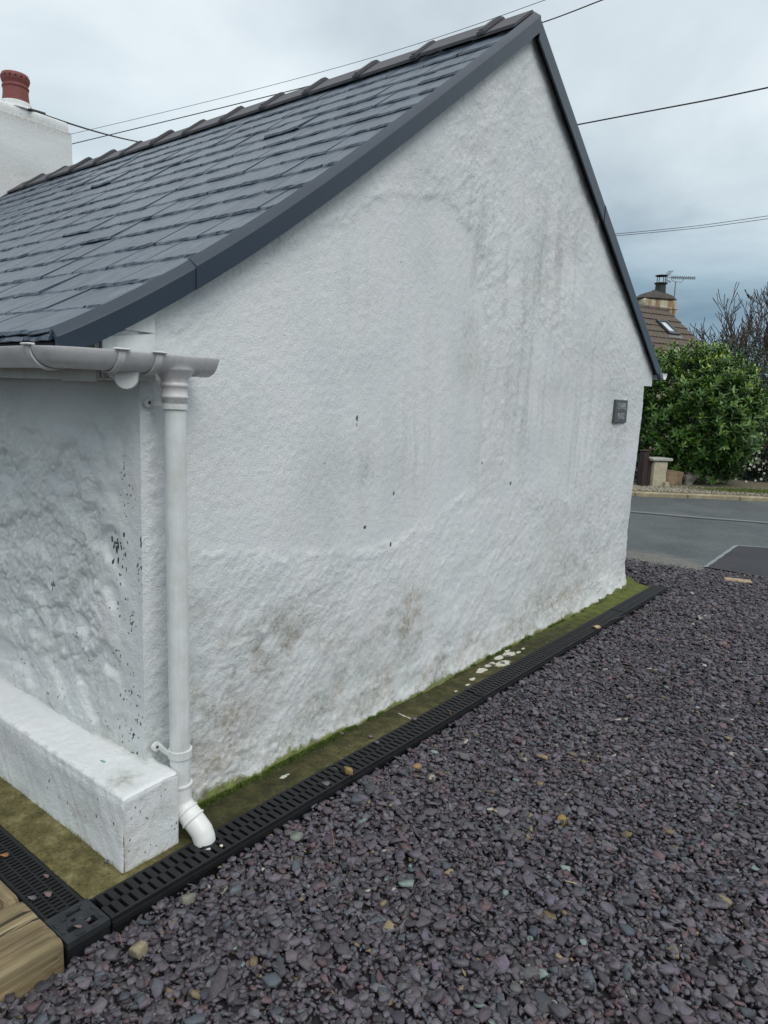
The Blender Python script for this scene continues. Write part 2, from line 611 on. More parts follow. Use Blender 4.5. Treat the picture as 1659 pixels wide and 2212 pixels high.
M_road = asphalt_mat('worn_asphalt', (0.066, 0.076, 0.079), (0.098, 0.108, 0.110))
M_patch = asphalt_mat('fresh_asphalt', (0.027, 0.027, 0.032), (0.040, 0.039, 0.044), sparkle=0.25)
M_seal = simple('pale_joint_seal', (0.20, 0.22, 0.235), 0.6, 0.15, 25, 0.3, 0.003)
M_ground = simple('earth', (0.075, 0.070, 0.045), 0.9, 0.35, 3, 0.5, 0.02, 0.2, 40)
M_bed = simple('gravel_bed', (0.034, 0.031, 0.035), 0.95, 0.35, 60, 0.5, 0.01, 0.2, 200)
M_kerb = simple('kerb_concrete', (0.30, 0.26, 0.17), 0.88, 0.30, 9, 0.5, 0.006, 0.25, 90)
M_verged = simple('verge_earth', (0.15, 0.135, 0.095), 0.92, 0.35, 10, 0.6, 0.01, 0.2, 70)
M_post = simple('dark_brown_paint', (0.040, 0.024, 0.022), 0.5, 0.2, 14, 0.2, 0.003, 0.4, 60)
M_harl = simple('cream_harling', (0.44, 0.40, 0.29), 0.9, 0.14, 16, 0.8, 0.012, 0.2, 70)
M_coping = simple('grey_coping', (0.36, 0.36, 0.33), 0.85, 0.15, 18, 0.4, 0.005)
M_stone = simple('brown_stone', (0.22, 0.165, 0.10), 0.85, 0.38, 7, 0.7, 0.015, 0.25, 30)
M_lichen = simple('lichened_stone', (0.24, 0.23, 0.19), 0.85, 0.6, 9, 0.7, 0.012, 0.25, 40)
M_brick = simple('dusty_buff_brick', (0.34, 0.25, 0.16), 0.85, 0.25, 30, 0.4, 0.004)
M_iron = simple('black_iron', (0.010, 0.010, 0.011), 0.5, 0.2, 20)
M_bark = simple('grey_bark', (0.075, 0.062, 0.050), 0.85, 0.35, 12, 0.5, 0.01, 0.2, 40)
M_tile = simple('brown_concrete_tile', (0.105, 0.083, 0.066), 0.8, 0.30, 4, 0.5, 0.01, 0.3, 50)
M_lead = simple('dark_flaunching', (0.060, 0.054, 0.047), 0.75, 0.3, 8, 0.4, 0.01)
M_glass = simple('pale_sky_glass', (0.55, 0.60, 0.62), 0.06, 0.03, 3, 0, 0.0, 0.8)
M_alu = simple('dull_aluminium', (0.14, 0.145, 0.15), 0.4, 0.12, 20)


def stained_mat():
    m, t, b = new_mat('rust_stained_render')
    c = N(t, 'ShaderNodeTexCoord')
    P = c.outputs['Object']
    n = noise(t, P, 5, 4)
    col = ramp(t, n, [(0.35, (0.48, 0.43, 0.29)), (0.65, (0.58, 0.54, 0.42))])
    st = ramp(t, noise(t, mapping(t, P, (4.2, 4.2, 0.55)), 1, 4, 0.62, 0.3), [(0.46, 0.0), (0.60, 0.9)])
    col = mix(t, st, col, (0.20, 0.085, 0.03))
    st2 = ramp(t, noise(t, mapping(t, P, (7, 7, 0.9), (0, 0, 0), (3, 1, 2)), 1, 4, 0.62, 0.3), [(0.56, 0.0), (0.7, 0.7)])
    col = mix(t, st2, col, (0.09, 0.07, 0.05))
    setc(t, b, col, 0.85, 0.25, noise(t, P, 40, 4), 0.4, 0.01)
    return m


M_stained = stained_mat()


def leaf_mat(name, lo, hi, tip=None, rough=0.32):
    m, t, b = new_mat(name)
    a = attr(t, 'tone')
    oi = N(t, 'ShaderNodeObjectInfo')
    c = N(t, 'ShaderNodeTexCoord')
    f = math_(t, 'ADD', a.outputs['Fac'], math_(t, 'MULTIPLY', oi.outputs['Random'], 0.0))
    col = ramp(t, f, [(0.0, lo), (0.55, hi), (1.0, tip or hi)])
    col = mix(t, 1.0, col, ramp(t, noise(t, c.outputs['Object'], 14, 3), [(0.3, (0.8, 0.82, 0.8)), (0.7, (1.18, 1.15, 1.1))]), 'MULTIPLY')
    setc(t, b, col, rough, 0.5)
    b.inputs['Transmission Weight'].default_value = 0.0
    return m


M_laurel = leaf_mat('laurel_leaf', (0.024, 0.068, 0.014), (0.100, 0.205, 0.034), (0.34, 0.40, 0.06))
M_shrub = leaf_mat('dark_evergreen_leaf', (0.012, 0.026, 0.015), (0.030, 0.058, 0.033), (0.06, 0.095, 0.05), 0.4)
M_rust = leaf_mat('russet_leaf', (0.07, 0.04, 0.02), (0.13, 0.075, 0.035), (0.2, 0.13, 0.06), 0.6)
M_petal = simple('white_petal', (0.72, 0.72, 0.62), 0.5, 0.1, 20)
M_dead = simple('dead_leaf', (0.24, 0.11, 0.045), 0.7, 0.35, 40)
M_straw = simple('straw', (0.42, 0.33, 0.17), 0.7, 0.2, 40)


def grass_mat():
    m, t, b = new_mat('grass')
    a = attr(t, 'tone')
    setc(t, b, ramp(t, a.outputs['Fac'], [(0, (0.06, 0.10, 0.015)), (1, (0.17, 0.20, 0.05))]), 0.6, 0.3)
    return m


M_grass = grass_mat()

# ================================================================== GROUND AND ROAD
g = 400.0
link('ground', mesh_np('ground', np.array([(-g, -g, -0.11), (g, -g, -0.11), (g, g, -0.11), (-g, g, -0.11)]), np.array([[0, 1, 2, 3]]), M_ground), kind='structure')

ROAD_EDGE = 5.74


def grid_mesh(name, xs, ys, fz, m, attrs=None, smooth=True, shiftx=None):
    X, Y = np.meshgrid(xs, ys)
    Z = fz(X, Y)
    V = np.stack([X, Y, Z], -1).reshape(-1, 3)
    nx, ny = len(xs), len(ys)
    i = np.arange(ny - 1)[:, None] * nx + np.arange(nx - 1)[None]
    F = np.stack([i, i + 1, i + nx + 1, i + nx], -1).reshape(-1, 4)
    at = {k: f(X, Y).ravel() for k, f in (attrs or {}).items()}
    return mesh_np(name, V, F, m, smooth, at)


rx = np.concatenate([np.linspace(-60, -6, 20), np.linspace(-5.5, 5.5, 110), np.linspace(6, 60, 20)])
ry = np.concatenate([np.linspace(0, 1.2, 30), np.linspace(1.3, 8, 40), np.linspace(9, 60, 12)])


def road_me():
    X, Yr = np.meshgrid(rx, ry)
    edge = ROAD_EDGE + 0.035 * fbm(X[0] * 1.7, X[0] * 0, 5, 4) + 0.05 * X[0] * (np.abs(X[0]) < 3)
    Y = Yr + edge[None]
    Z = -0.014 + 0.006 * fbm(X * .8, Y * .8, 6, 3) - 0.03 * (1 - sstep(0, 0.12, Yr))
    V = np.stack([X, Y, Z], -1).reshape(-1, 3)
    nx, ny = len(rx), len(ry)
    i = np.arange(ny - 1)[:, None] * nx + np.arange(nx - 1)[None]
    F = np.stack([i, i + 1, i + nx + 1, i + nx], -1).reshape(-1, 4)
    grit = 0.75 * (1 - sstep(0.0, 1.15, Yr + 0.25 * fbm(X, Y, 9, 3)))
    return mesh_np('road', V, F, M_road, True, {'grit': grit.ravel()})


link('road', road_me(), kind='structure')

# dark resurfaced patch with a pale sealed edge, beside the drive mouth
pa, pb, pc, pd = (on(1590, 1179.5, 'z', -0.006), on(1659, 1184, 'z', -0.006), on(1640, 1246, 'z', -0.006), on(1524, 1226, 'z', -0.006))
dirx = (pb - pa) / np.linalg.norm(pb - pa)
pb2, pc2 = pa + dirx * 2.6, pd + (pc - pd) / np.linalg.norm(pc - pd) * 2.4


def quad_grid(name, a, b, c, d, n, m2, z, m, jit=0.0):
    U, Vv = np.meshgrid(np.linspace(0, 1, n), np.linspace(0, 1, m2))
    P = (a[None, None] * ((1 - U) * (1 - Vv))[..., None] + b * (U * (1 - Vv))[..., None] + c * (U * Vv)[..., None] + d * ((1 - U) * Vv)[..., None])
    P = P.copy()
    P[..., 2] = z + 0.003 * fbm(P[..., 0] * 3, P[..., 1] * 3, 3, 3)
    P[..., 0] += jit * fbm(P[..., 0] * 6, P[..., 1] * 6, 13, 3)
    P[..., 1] += jit * fbm(P[..., 0] * 6, P[..., 1] * 6, 14, 3)
    i = np.arange(m2 - 1)[:, None] * n + np.arange(n - 1)[None]
    F = np.stack([i, i + 1, i + n + 1, i + n], -1).reshape(-1, 4)[:, ::-1]
    return mesh_np(name, P.reshape(-1, 3), F, m, True, {'grit': np.zeros(n * m2)})


pt_ = link('road_patch', quad_grid('road_patch', pa, pb2, pc2, pd, 40, 30, -0.001, M_patch, 0.012), kind='structure')
for A, B in ((pa, pd), (pa, pb2)):
    dv = (B - A) / np.linalg.norm(B - A)
    pn = np.array([-dv[1], dv[0], 0]) * 0.018
    k = 24
    V = []
    for i in range(k):
        p = A + (B - A) * i / (k - 1)
        wv = 1 + 0.35 * math.sin(i * 1.7) * math.cos(i * 0.6)
        V += [p - pn * wv + [0, 0, .0085], p + pn * wv + [0, 0, .0085]]
    MB().add(V, [[2 * i, 2 * i + 2, 2 * i + 3, 2 * i + 1] for i in range(k - 1)]).build('joint_seal', M_seal, pt_)

# old trench line across the road
c0, c1 = on(1362, 1106.4, 'z', -0.01), on(1659, 1130.8, 'z', -0.01)
dv = (c1 - c0) / np.linalg.norm(c1 - c0)
pn = np.array([-dv[1], dv[0], 0]) * 0.03
tm = MB()
V = []
for i in range(40):
    p = c0 + dv * (-3 + 8 * i / 39) + pn * 0.6 * math.sin(i * .9)
    V += [p - pn + [0, 0, .013], p + pn + [0, 0, .013]]
tm.add(V, [[2 * i, 2 * i + 2, 2 * i + 3, 2 * i + 1] for i in range(39)])
tm.build('road_joint_line', simple('pale_joint', (0.20, 0.215, 0.22), 0.7, 0.1, 6), kind='structure')

# far kerb: individual stones following the bend
KP = [(-30, 8.6), (-14, 8.9), (-8, 9.0), (-5, 9.35), (-3.4, 10.1), (-2.174, 11.003), (-0.288, 12.468), (1.8, 14.05), (4.5, 15.9), (9, 18.4), (30, 28)]


def resample(pts, step):
    P = np.array(pts, float)
    s = np.concatenate([[0], np.cumsum(np.linalg.norm(np.diff(P, axis=0), axis=1))])
    t = np.arange(0, s[-1], step)
    return np.stack([np.interp(t, s, P[:, k]) for k in range(P.shape[1])], -1)


KK = resample(KP, 0.1)
for _ in range(60):
    KK[1:-1] = 0.5 * KK[1:-1] + 0.25 * (KK[:-2] + KK[2:])
kerb = link('kerb', None, kind='structure')
PLOC['kerb'] = Vector((0, 0, 0))
ks = resample(KK, 0.915)
kme = MB().box((0, 0, -0.16), (0.905, 0.125, 0.066), 0.02).mesh('kerb_stone', M_kerb)
auto_smooth(kme)
for a, b in zip(ks[:-1], ks[1:]):
    if not (-9 < a[0] < 6):
        continue
    an = math.atan2(b[1] - a[1], b[0] - a[0])
    link('kerb_stone', kme, kerb, Matrix.Translation((a[0], a[1], random.uniform(-.004, .004))) @ Matrix.Rotation(an, 4, 'Z'))
# verge behind the kerb
vn = []
kk = resample(KK, 0.25)
for i in range(len(kk)):
    d = kk[min(i + 1, len(kk) - 1)] - kk[max(i - 1, 0)]
    d /= np.linalg.norm(d)
    n_ = np.array([-d[1], d[0]])
    for off, z in ((0.10, 0.03), (0.14, 0.056), (0.5, 0.066), (1.1, 0.074), (2.2, 0.08), (5, 0.08), (14, 0.08), (60, 0.08)):
        p = kk[i] + n_ * off
        vn.append((p[0], p[1], z + (0.012 * float(fbm(np.array(p[0] * 3), np.array(p[1] * 3), 8, 3)) if 0.2 < off < 3 else 0)))
i = np.arange(len(kk) - 1)[:, None] * 8 + np.arange(7)[None]
link('verge', mesh_np('verge', np.array(vn), np.stack([i, i + 8, i + 9, i + 1], -1).reshape(-1, 4), M_verged, True), kind='structure')


# ------------------------------------------------------------------ chippings
def stones(cx, cy, cz, size, thick, tilt, colr, nside=6, r=None, rings=3):
    """numpy: many flat angular chips, one mesh"""
    r = r or rng
    n = len(cx)
    ang = (np.arange(nside)[None] + r.uniform(-.38, .38, (n, nside))) * (2 * math.pi / nside) + r.uniform(0, 6.28, (n, 1))
    rad = size[:, None] * r.uniform(0.55, 1.25, (n, nside))
    asp = r.uniform(0.5, 0.95, n)[:, None]
    rot = r.uniform(0, 6.28, n)
    px_, py_ = rad * np.cos(ang), rad * np.sin(ang) * asp
    ca, sa = np.cos(rot)[:, None], np.sin(rot)[:, None]
    px_, py_ = px_ * ca - py_ * sa, px_ * sa + py_ * ca
    tz = thick[:, None]
    bot = np.stack([px_ * 1.0, py_ * 1.0, -tz * np.ones_like(px_)], -1)
    top = np.stack([px_ * 0.95, py_ * 0.95, tz * r.uniform(0.75, 1.15, (n, nside))], -1)
    mid = np.stack([px_ * 1.035, py_ * 1.035, tz * r.uniform(-.1, .5, (n, nside))], -1)
    L = np.concatenate([bot, mid, top] if rings == 3 else [bot, top], 1)
    ta = r.uniform(0, 6.28, n)
    ct, st_ = np.cos(tilt), np.sin(tilt)
    ax, ay = np.cos(ta), np.sin(ta)
    # Rodrigues about (ax, ay, 0)
    x, y, z = L[..., 0], L[..., 1], L[..., 2]
    dot = x * ax[:, None] + y * ay[:, None]
    X = x * ct[:, None] + ay[:, None] * z * st_[:, None] + ax[:, None] * dot * (1 - ct[:, None])
    Y = y * ct[:, None] - ax[:, None] * z * st_[:, None] + ay[:, None] * dot * (1 - ct[:, None])
    Z = z * ct[:, None] + (ax[:, None] * y - ay[:, None] * x) * st_[:, None]
    V = np.stack([X + cx[:, None], Y + cy[:, None], Z + cz[:, None]], -1)
    k = nside
    fl = []
    for lv in range(rings - 1):
        for j in range(k):
            a, b = lv * k + j, lv * k + (j + 1) % k
            fl += [(a, b, b + k), (a, b + k, a + k)]
    for j in range(1, k - 1):
        fl.append(((rings - 1) * k, (rings - 1) * k + j, (rings - 1) * k + j + 1))
    fl = np.array(fl)
    F = (fl[None] + (np.arange(n) * rings * k)[:, None, None]).reshape(-1, 3)
    C4 = np.concatenate([colr, np.ones((n, 1))], 1)
    C4 = np.repeat(C4[:, None], rings * k, 1).reshape(-1, 4)
    return V.reshape(-1, 3), F, C4


def plum(n, r=None):
    r = r or rng
    base = np.array([0.098, 0.089, 0.103])
    c = base * r.uniform(0.50, 1.45, (n, 1)) * (1 + r.normal(0, 0.035, (n, 3)))
    k = r.random(n)
    red = k < 0.065
    c[red] = np.array([0.128, 0.086, 0.092]) * r.uniform(.7, 1.15, (red.sum(), 1))
    blu = (k > 0.10) & (k < 0.17)
    c[blu] = np.array([0.075, 0.085, 0.10]) * r.uniform(.7, 1.25, (blu.sum(), 1))
    gre = (k > 0.17) & (k < 0.176)
    c[gre] = np.array([0.19, 0.25, 0.23]) * r.uniform(.7, 1.1, (gre.sum(), 1))
    och = (k > 0.18) & (k < 0.187)
    c[och] = np.array([0.24, 0.19, 0.11]) * r.uniform(.6, 1.1, (och.sum(), 1))
    wht = (k > 0.19) & (k < 0.1935)
    c[wht] = np.array([0.36, 0.35, 0.31]) * r.uniform(.7, 1.1, (wht.sum(), 1))
    return c


GX0 = 0.292


def gz(x, y):
    return -0.036 + 0.010 * sstep(0.02, 0.5, x - GX0) - 0.012 * sstep(-.15, -.4, y) + 0.010 * fbm(x * 1.6, y * 1.6, 21, 3) + 0.012 * sstep(4.8, 5.7, y)


# bed sheet under the chips
bx = np.linspace(-8, 12, 120)
by = np.concatenate([np.linspace(-6, -1, 12), np.linspace(-0.9, 6.2, 80)])
link('gravel_bed', grid_mesh('gravel_bed', bx, by, lambda X, Y: np.where(X > GX0, gz(X, Y), -0.06) - 0.012 - 0.03 * sstep(5.6, 6.0, Y), M_bed), kind='structure')


def scatter(x0, x1, y0, y1, dens):
    n = int((x1 - x0) * (y1 - y0) * dens)
    return rng.uniform(x0, x1, n), rng.uniform(y0, y1, n)


VS, FS, CS = [], [], []
base = 0


def add_stones(x, y, keep, smean, layers, nside=6, rings=2):
    global base
    x, y = x[keep], y[keep]
    n = len(x)
    size = np.clip(rng.lognormal(math.log(smean), 0.42, n), smean * .45, smean * 2.6)
    thick = np.clip(size * rng.uniform(0.10, 0.30, n), .0012, .0042)
    tilt = np.abs(rng.normal(0, 0.30, n))
    steep = rng.random(n) < 0.17
    tilt[steep] = rng.uniform(0.5, 1.15, steep.sum())
    z = gz(x, y) + rng.uniform(-0.006, layers, n) * np.where(steep, 0.4, 1.0)
    patch_ = 1 + .16 * fbm(x * 1.7, y * 1.7, 200, 3)
    V, F, C = stones(x, y, z, size, thick, tilt, plum(n) * patch_[:, None], nside, None, rings)
    VS.append(V)
    FS.append(F + base)
    CS.append(C)
    base += len(V)


def in_view(x, y, m=60):
    p = proj(np.stack([x, y, np.full_like(x, -.03)], -1))
    return (p[:, 2] > .2) & (p[:, 0] > -m) & (p[:, 0] < 1659 + m) & (p[:, 1] < 2212 + m)


def on_drive(x, y):
    return (x > GX0 + 0.012 * fbm(y * 9, y * 0, 31, 2) + 0.004) & (y < ROAD_EDGE + 0.05 * x + 0.10 * (rng.random(len(x)) ** 3) + 0.03) & ~((y < -0.41) & (x < 0.30))


# small fill layer, then the larger chips on top, dense where the camera stands
x, y = scatter(0.28, 2.3, -0.9, 2.6, 4800)
add_stones(x, y, on_drive(x, y) & in_view(x, y), 0.0072, 0.008, 5)
x, y = scatter(0.28, 2.3, -0.9, 2.6, 5600)
add_stones(x, y, on_drive(x, y) & in_view(x, y), 0.0102, 0.021, 6, 3)
x, y = scatter(0.28, 2.0, 2.6, 5.95, 4600)
add_stones(x, y, on_drive(x, y) & in_view(x, y), 0.0108, 0.020)
x, y = scatter(0.28, 3.3, -1.2, 5.95, 1650)
add_stones(x, y, on_drive(x, y) & ~in_view(x, y), 0.0165, 0.015, 5)
x, y = scatter(3.3, 5.0, -1.0, 5.95, 500)
add_stones(x, y, on_drive(x, y), 0.02, 0.015, 5)
x, y = scatter(-2.0, 0.3, 4.85, 5.95, 1800)
add_stones(x, y, (y < ROAD_EDGE + 0.05 * x + .03), 0.014, 0.016)
# behind the sleepers on the left
x, y = scatter(-0.9, 0.04, -1.1, -0.47, 2600)
add_stones(x, y, np.ones(len(x), bool), 0.0125, 0.016)
# a scatter of larger flakes
x, y = scatter(0.32, 1.9, -0.7, 4.5, 170)
add_stones(x, y, on_drive(x, y), 0.0165, 0.020, 7, 3)
link('slate_chippings', mesh_np('slate_chippings', np.concatenate(VS), np.concatenate(FS), M_gravel, False, None, {'col': np.concatenate(CS)}),
     kind='stuff', label='plum purple slate chippings covering the drive beside the cottage', cat='gravel')


# odd stones one can pick out
def odd_stone(u, v, size, col, label, thick=0.5, z=-0.018, seed=1):
    P = on(u, v, 'z', z)
    col = tuple(.66 * c_ for c_ in col)
    r = np.random.default_rng(seed)
    V, F, C = stones(np.zeros(1), np.zeros(1), np.zeros(1), np.array([size]), np.array([size * thick]), np.array([0.22]), np.array([col]), 8, r)
    o = link('loose_stone', mesh_np('loose_stone', V, F, M_gravel, False, None, {'col': C}), label=label, cat='stone')
    o.location = P
    return o


odd_stone(405, 1940, .021, (.27, .27, .22), 'pale grey green stone near the black drain corner box', .5, seed=3)
odd_stone(300, 2051, .019, (.38, .33, .22), 'chunky cream and buff stone below the timber sleeper end', .7, seed=4)
odd_stone(775, 1725, .034, (.115, .125, .15), 'large flat blue grey slate flake beside the drain grating', .22, seed=5)
odd_stone(507, 1922, .027, (.16, .19, .21), 'dark teal slate flake close to the drain edge', .3, seed=6)
odd_stone(1213, 1775, .024, (.44, .29, .08), 'bright ochre yellow stone in the middle of the drive', .6, seed=7)
odd_stone(1275, 1577, .034, (.17, .19, .19), 'smooth rounded grey green pebble halfway along the drive', .4, seed=8)
odd_stone(720, 1664, .022, (.30, .35, .28), 'mottled grey green stone touching the middle of the drain edge', .5, seed=9)
odd_stone(901, 1657, .017, (.46, .30, .16), 'small orange buff stone beside a cream stone', .6, seed=10)
odd_stone(932, 1681, .021, (.50, .46, .36), 'cream coloured stone just right of a small orange stone', .5, seed=11)
odd_stone(638, 1807, .024, (.30, .33, .28), 'speckled pale green oval stone below the downpipe shoe', .35, seed=12)
odd_stone(1695 * 0.576 + 115, 3250 * .576 + 60, .014, (.42, .50, .47), 'tiny mint green flake lower centre of the drive', .3, seed=13)
odd_stone(1565, 1946, .020, (.36, .31, .18), 'mustard speckled stone at the right of the drive', .6, seed=14)
odd_stone(752, 1694 - 28, .018, (.42, .31, .12), 'yellow ochre pebble resting on the black drain grating', .7, 0.012, seed=15)

# brick end showing at the drive mouth
P = on(1594, 1256, 'z', -0.01)
bo = MB().box((-.11, -.05, -.03), (.11, .05, .012), .008).build('brick', M_brick, label='dusty buff brick set flat at the edge of the road', cat='brick')
bo.location = (P[0], P[1], -0.004)
bo.rotation_euler = (0, 0, 0.35)

# ------------------------------------------------------------------ concrete apron round the walls
AX, AY = 0.166, -0.296


def apron(name, xs, ys):
    def fz(X, Y):
        z = 0.003 * fbm(X * 9, Y * 9, 41, 4) - 0.002
        fil = np.exp(-np.maximum(X - 0.0, 0) / 0.035) * sstep(2.8, 4.6, Y) * 0.05
        return np.where((Y > 0.05), z + fil, z) - 0.03 * sstep(4.66, 4.72, Y)
    spots = [(on(*s[:2], 'z', 0), s[2]) for s in [(1100, 1412, .030), (1078, 1420, .022), (1086, 1432, .034), (1055, 1437, .018), (1062, 1432, .014), (1036, 1450, .016), (1040, 1447, .024), (1096, 1405, .014), (1020, 1466, .012),
                                                  (1120, 1408, .013), (1130, 1400, .010), (613, 1677, .010), (621, 1672, .006), (1010, 1478, .009), (1008, 1490, .008), (985, 1492, .006)]]
    crack = [on(862, 1540, 'z', 0), on(875, 1546, 'z', 0), on(884, 1549, 'z', 0), on(893, 1557, 'z', 0)]

    def splash(X, Y):
        s = np.zeros_like(X)
        for (p, r) in spots:
            s = np.maximum(s, 1.1 - 0.6 * np.hypot((X - p[0]), (Y - p[1]) * .55) / r)
        for a, b in zip(crack[:-1], crack[1:]):
            e = b[:2] - a[:2]
            t = np.clip(((X - a[0]) * e[0] + (Y - a[1]) * e[1]) / (e @ e), 0, 1)
            s = np.maximum(s, 0.85 - 0.35 * np.hypot(X - a[0] - t * e[0], Y - a[1] - t * e[1]) / .004)
        return np.clip(s, 0, 1.2)

    def alg(X, Y):
        return 0.95 * sstep(1.6, 4.2, Y) + 0.35 * sstep(0.10, 0.0, X) * (Y > 0.1) - 0.1

    def dry(X, Y):
        return np.clip(sstep(0.15, -0.1, Y) + 0.55 * np.exp(-((Y - 1.0) / .45) ** 2) * sstep(.03, .14, X) + 0.3 * np.exp(-((Y - 2.0) / .3) ** 2), 0, 1)
    return link(name, grid_mesh(name, xs, ys, fz, M_conc, {'splash': splash, 'algae': alg, 'dry': dry}), kind='structure')


ap = apron('concrete_path', np.concatenate([np.linspace(-0.35, -0.02, 6), np.linspace(0, AX, 34)]), np.linspace(AY, 4.72, 760))
apron('concrete_path_front', np.concatenate([np.linspace(-6.2, -1, 20), np.linspace(-0.98, -0.351, 120)]), np.linspace(AY, 0.05, 60))


# ------------------------------------------------------------------ drain channels
def grate_mesh(L, W, rows, pitch, slot, barz=0.014, frame=0.010, phase=True):
    """ribbed grating lying along +y, x in 0..W, top at z=0; real open slots"""
    mb = MB()
    h = barz
    rw = (W - 2 * frame) / rows
    web = 0.006
    mb.box((0, 0, -h), (frame, L, 0), .0015)
    mb.box((W - frame, 0, -h), (W, L, 0), .0015)
    for i in range(1, rows):
        xc = frame + rw * i
        mb.box((xc - web / 2, 0.003, -h), (xc + web / 2, L - 0.003, -0.0012))
    for i in range(rows):
        x0 = frame + rw * i + (web / 2 if i else 0)
        x1 = frame + rw * (i + 1) - (web / 2 if i < rows - 1 else 0)
        off = pitch / 2 if (phase and i % 2) else 0.0
        y = 0.003
        nb = int(L / pitch) + 2
        for k in range(nb):
            a = k * pitch + off - (pitch - slot)
            a0, a1 = max(0.0, a), min(L, a + pitch - slot)
            if a1 - a0 > 0.001:
                mb.box((x0 - .0005, a0, -h), (x1 + .0005, a1, -0.0006))
    return mb


def body_mesh(L, W):
    mb = MB()
    mb.box((0.002, 0, -0.11), (0.012, L, -0.0005))
    mb.box((W - 0.012, 0, -0.11), (W - 0.002, L, -0.0005))
    mb.box((0.012, 0, -0.11), (W - 0.012, L, -0.075))
    # outer flange along the gravel side
    mb.box((W - 0.002, 0, -0.028), (W + 0.006, L, -0.012))
    return mb


WCH = 0.118
gme = grate_mesh(0.998, WCH - 0.008, 2, 0.0312, 0.0112, frame=.0055).mesh('grate', M_plastic)
bme = body_mesh(1.0, WCH).mesh('channel_body', M_plastic)
labs = ['black plastic drain channel grating nearest the corner box, under the downpipe shoe',
        'second black drain channel grating from the corner box, along the wall',
        'middle length of black drain channel grating along the gable wall',
        'fourth black drain channel grating from the corner box, beside pale splashes',
        'farthest black drain channel grating, at the road end of the wall']
for i in range(5):
    y0 = -0.290 + 1.004 * i
    t_ = thing('drain_channel', labs[i], 'drain channel', (AX + .002, y0, 0), 'drain channels along the gable wall')
    mw = Matrix.Translation((AX + .002, y0, 0.004 - 0.002 * (i % 2)))
    link('channel_body', bme, t_, mw)
    link('grate', gme, t_, Matrix.Translation((AX + .006, y0 + .001, 0.005 - 0.002 * (i % 2))))
# run along the front, different narrower slots
gme2 = grate_mesh(0.998, WCH - 0.008, 3, 0.0172, 0.0082).mesh('grate', M_plastic)
RZ = Matrix.Rotation(math.pi / 2, 4, 'Z')
for i in range(2):
    x0 = AX - 0.008 - 1.0 * i - 0.0
    mw = Matrix.Translation((x0 + 0.0, AY - .121, 0.0045)) @ RZ
    t_ = thing('drain_channel', ['black narrow slotted drain grating in front of the plinth, beside timber edging', 'narrow slotted drain grating running out of the left edge'][i], 'drain channel', (x0, AY - .121, 0), 'drain channels in front of the plinth')
    link('channel_body', bme, t_, Matrix.Translation((0, 0, -.001)) @ mw)
    link('grate', gme2, t_, Matrix.Translation((-.001, .004, 0.001)) @ mw)
# corner box
cb = thing('drain_corner_box', 'dark grey square drain corner box with cut slots, next to the sleeper', 'drain box', (0.228, -0.354, 0))
lid = MB()
cw = 0.124
x0c, y0c = AX - 0.003, AY - 0.120
pw = [0, .022, .034, .048, .060, .074, .090, .102, cw]
holes = {(1, 3), (1, 4), (1, 5), (3, 3), (5, 1), (5, 2), (5, 5), (6, 5), (5, 6), (6, 6)}
for i in range(8):
    for j in range(8):
        if (i, j) in holes:
            continue
        lid.box((x0c + pw[i], y0c + pw[j] * .97, -0.010), (x0c + pw[i + 1], y0c + pw[j + 1] * .97, 0.008))
lid.build('lid', M_sump, cb)
for (a, b, c_, d) in [(.008, .05, .016, .07), (.008, .085, .016, .10), (.108, .03, .116, .055), (.108, .075, .116, .09), (.03, .006, .055, .013), (.07, .008, .085, .015), (.04, .108, .06, .115), (.08, .106, .1, .113), (.062, .03, .072, .046), (.03, .03, .040, .044), (.078, .078 - .03, .09, .058)]:
    MB().box((x0c + a, y0c + b, .0085), (x0c + c_, y0c + d, .0112), .001).build('raised_mark', M_sump, cb)
sb = MB()
sb.box((x0c, y0c, -.11), (x0c + .01, y0c + .119, -.0105))
sb.box((x0c + cw - .01, y0c, -.11), (x0c + cw, y0c + .119, -.0105))
sb.box((x0c + .01, y0c, -.11), (x0c + cw - .01, y0c + .01, -.0105))
sb.box((x0c + .01, y0c + .109, -.11), (x0c + cw - .01, y0c + .119, -.0105))
sb.box((x0c + .01, y0c + .01, -.11), (x0c + cw - .01, y0c + .109, -.09))
sb.build('box_body', M_plastic, cb)


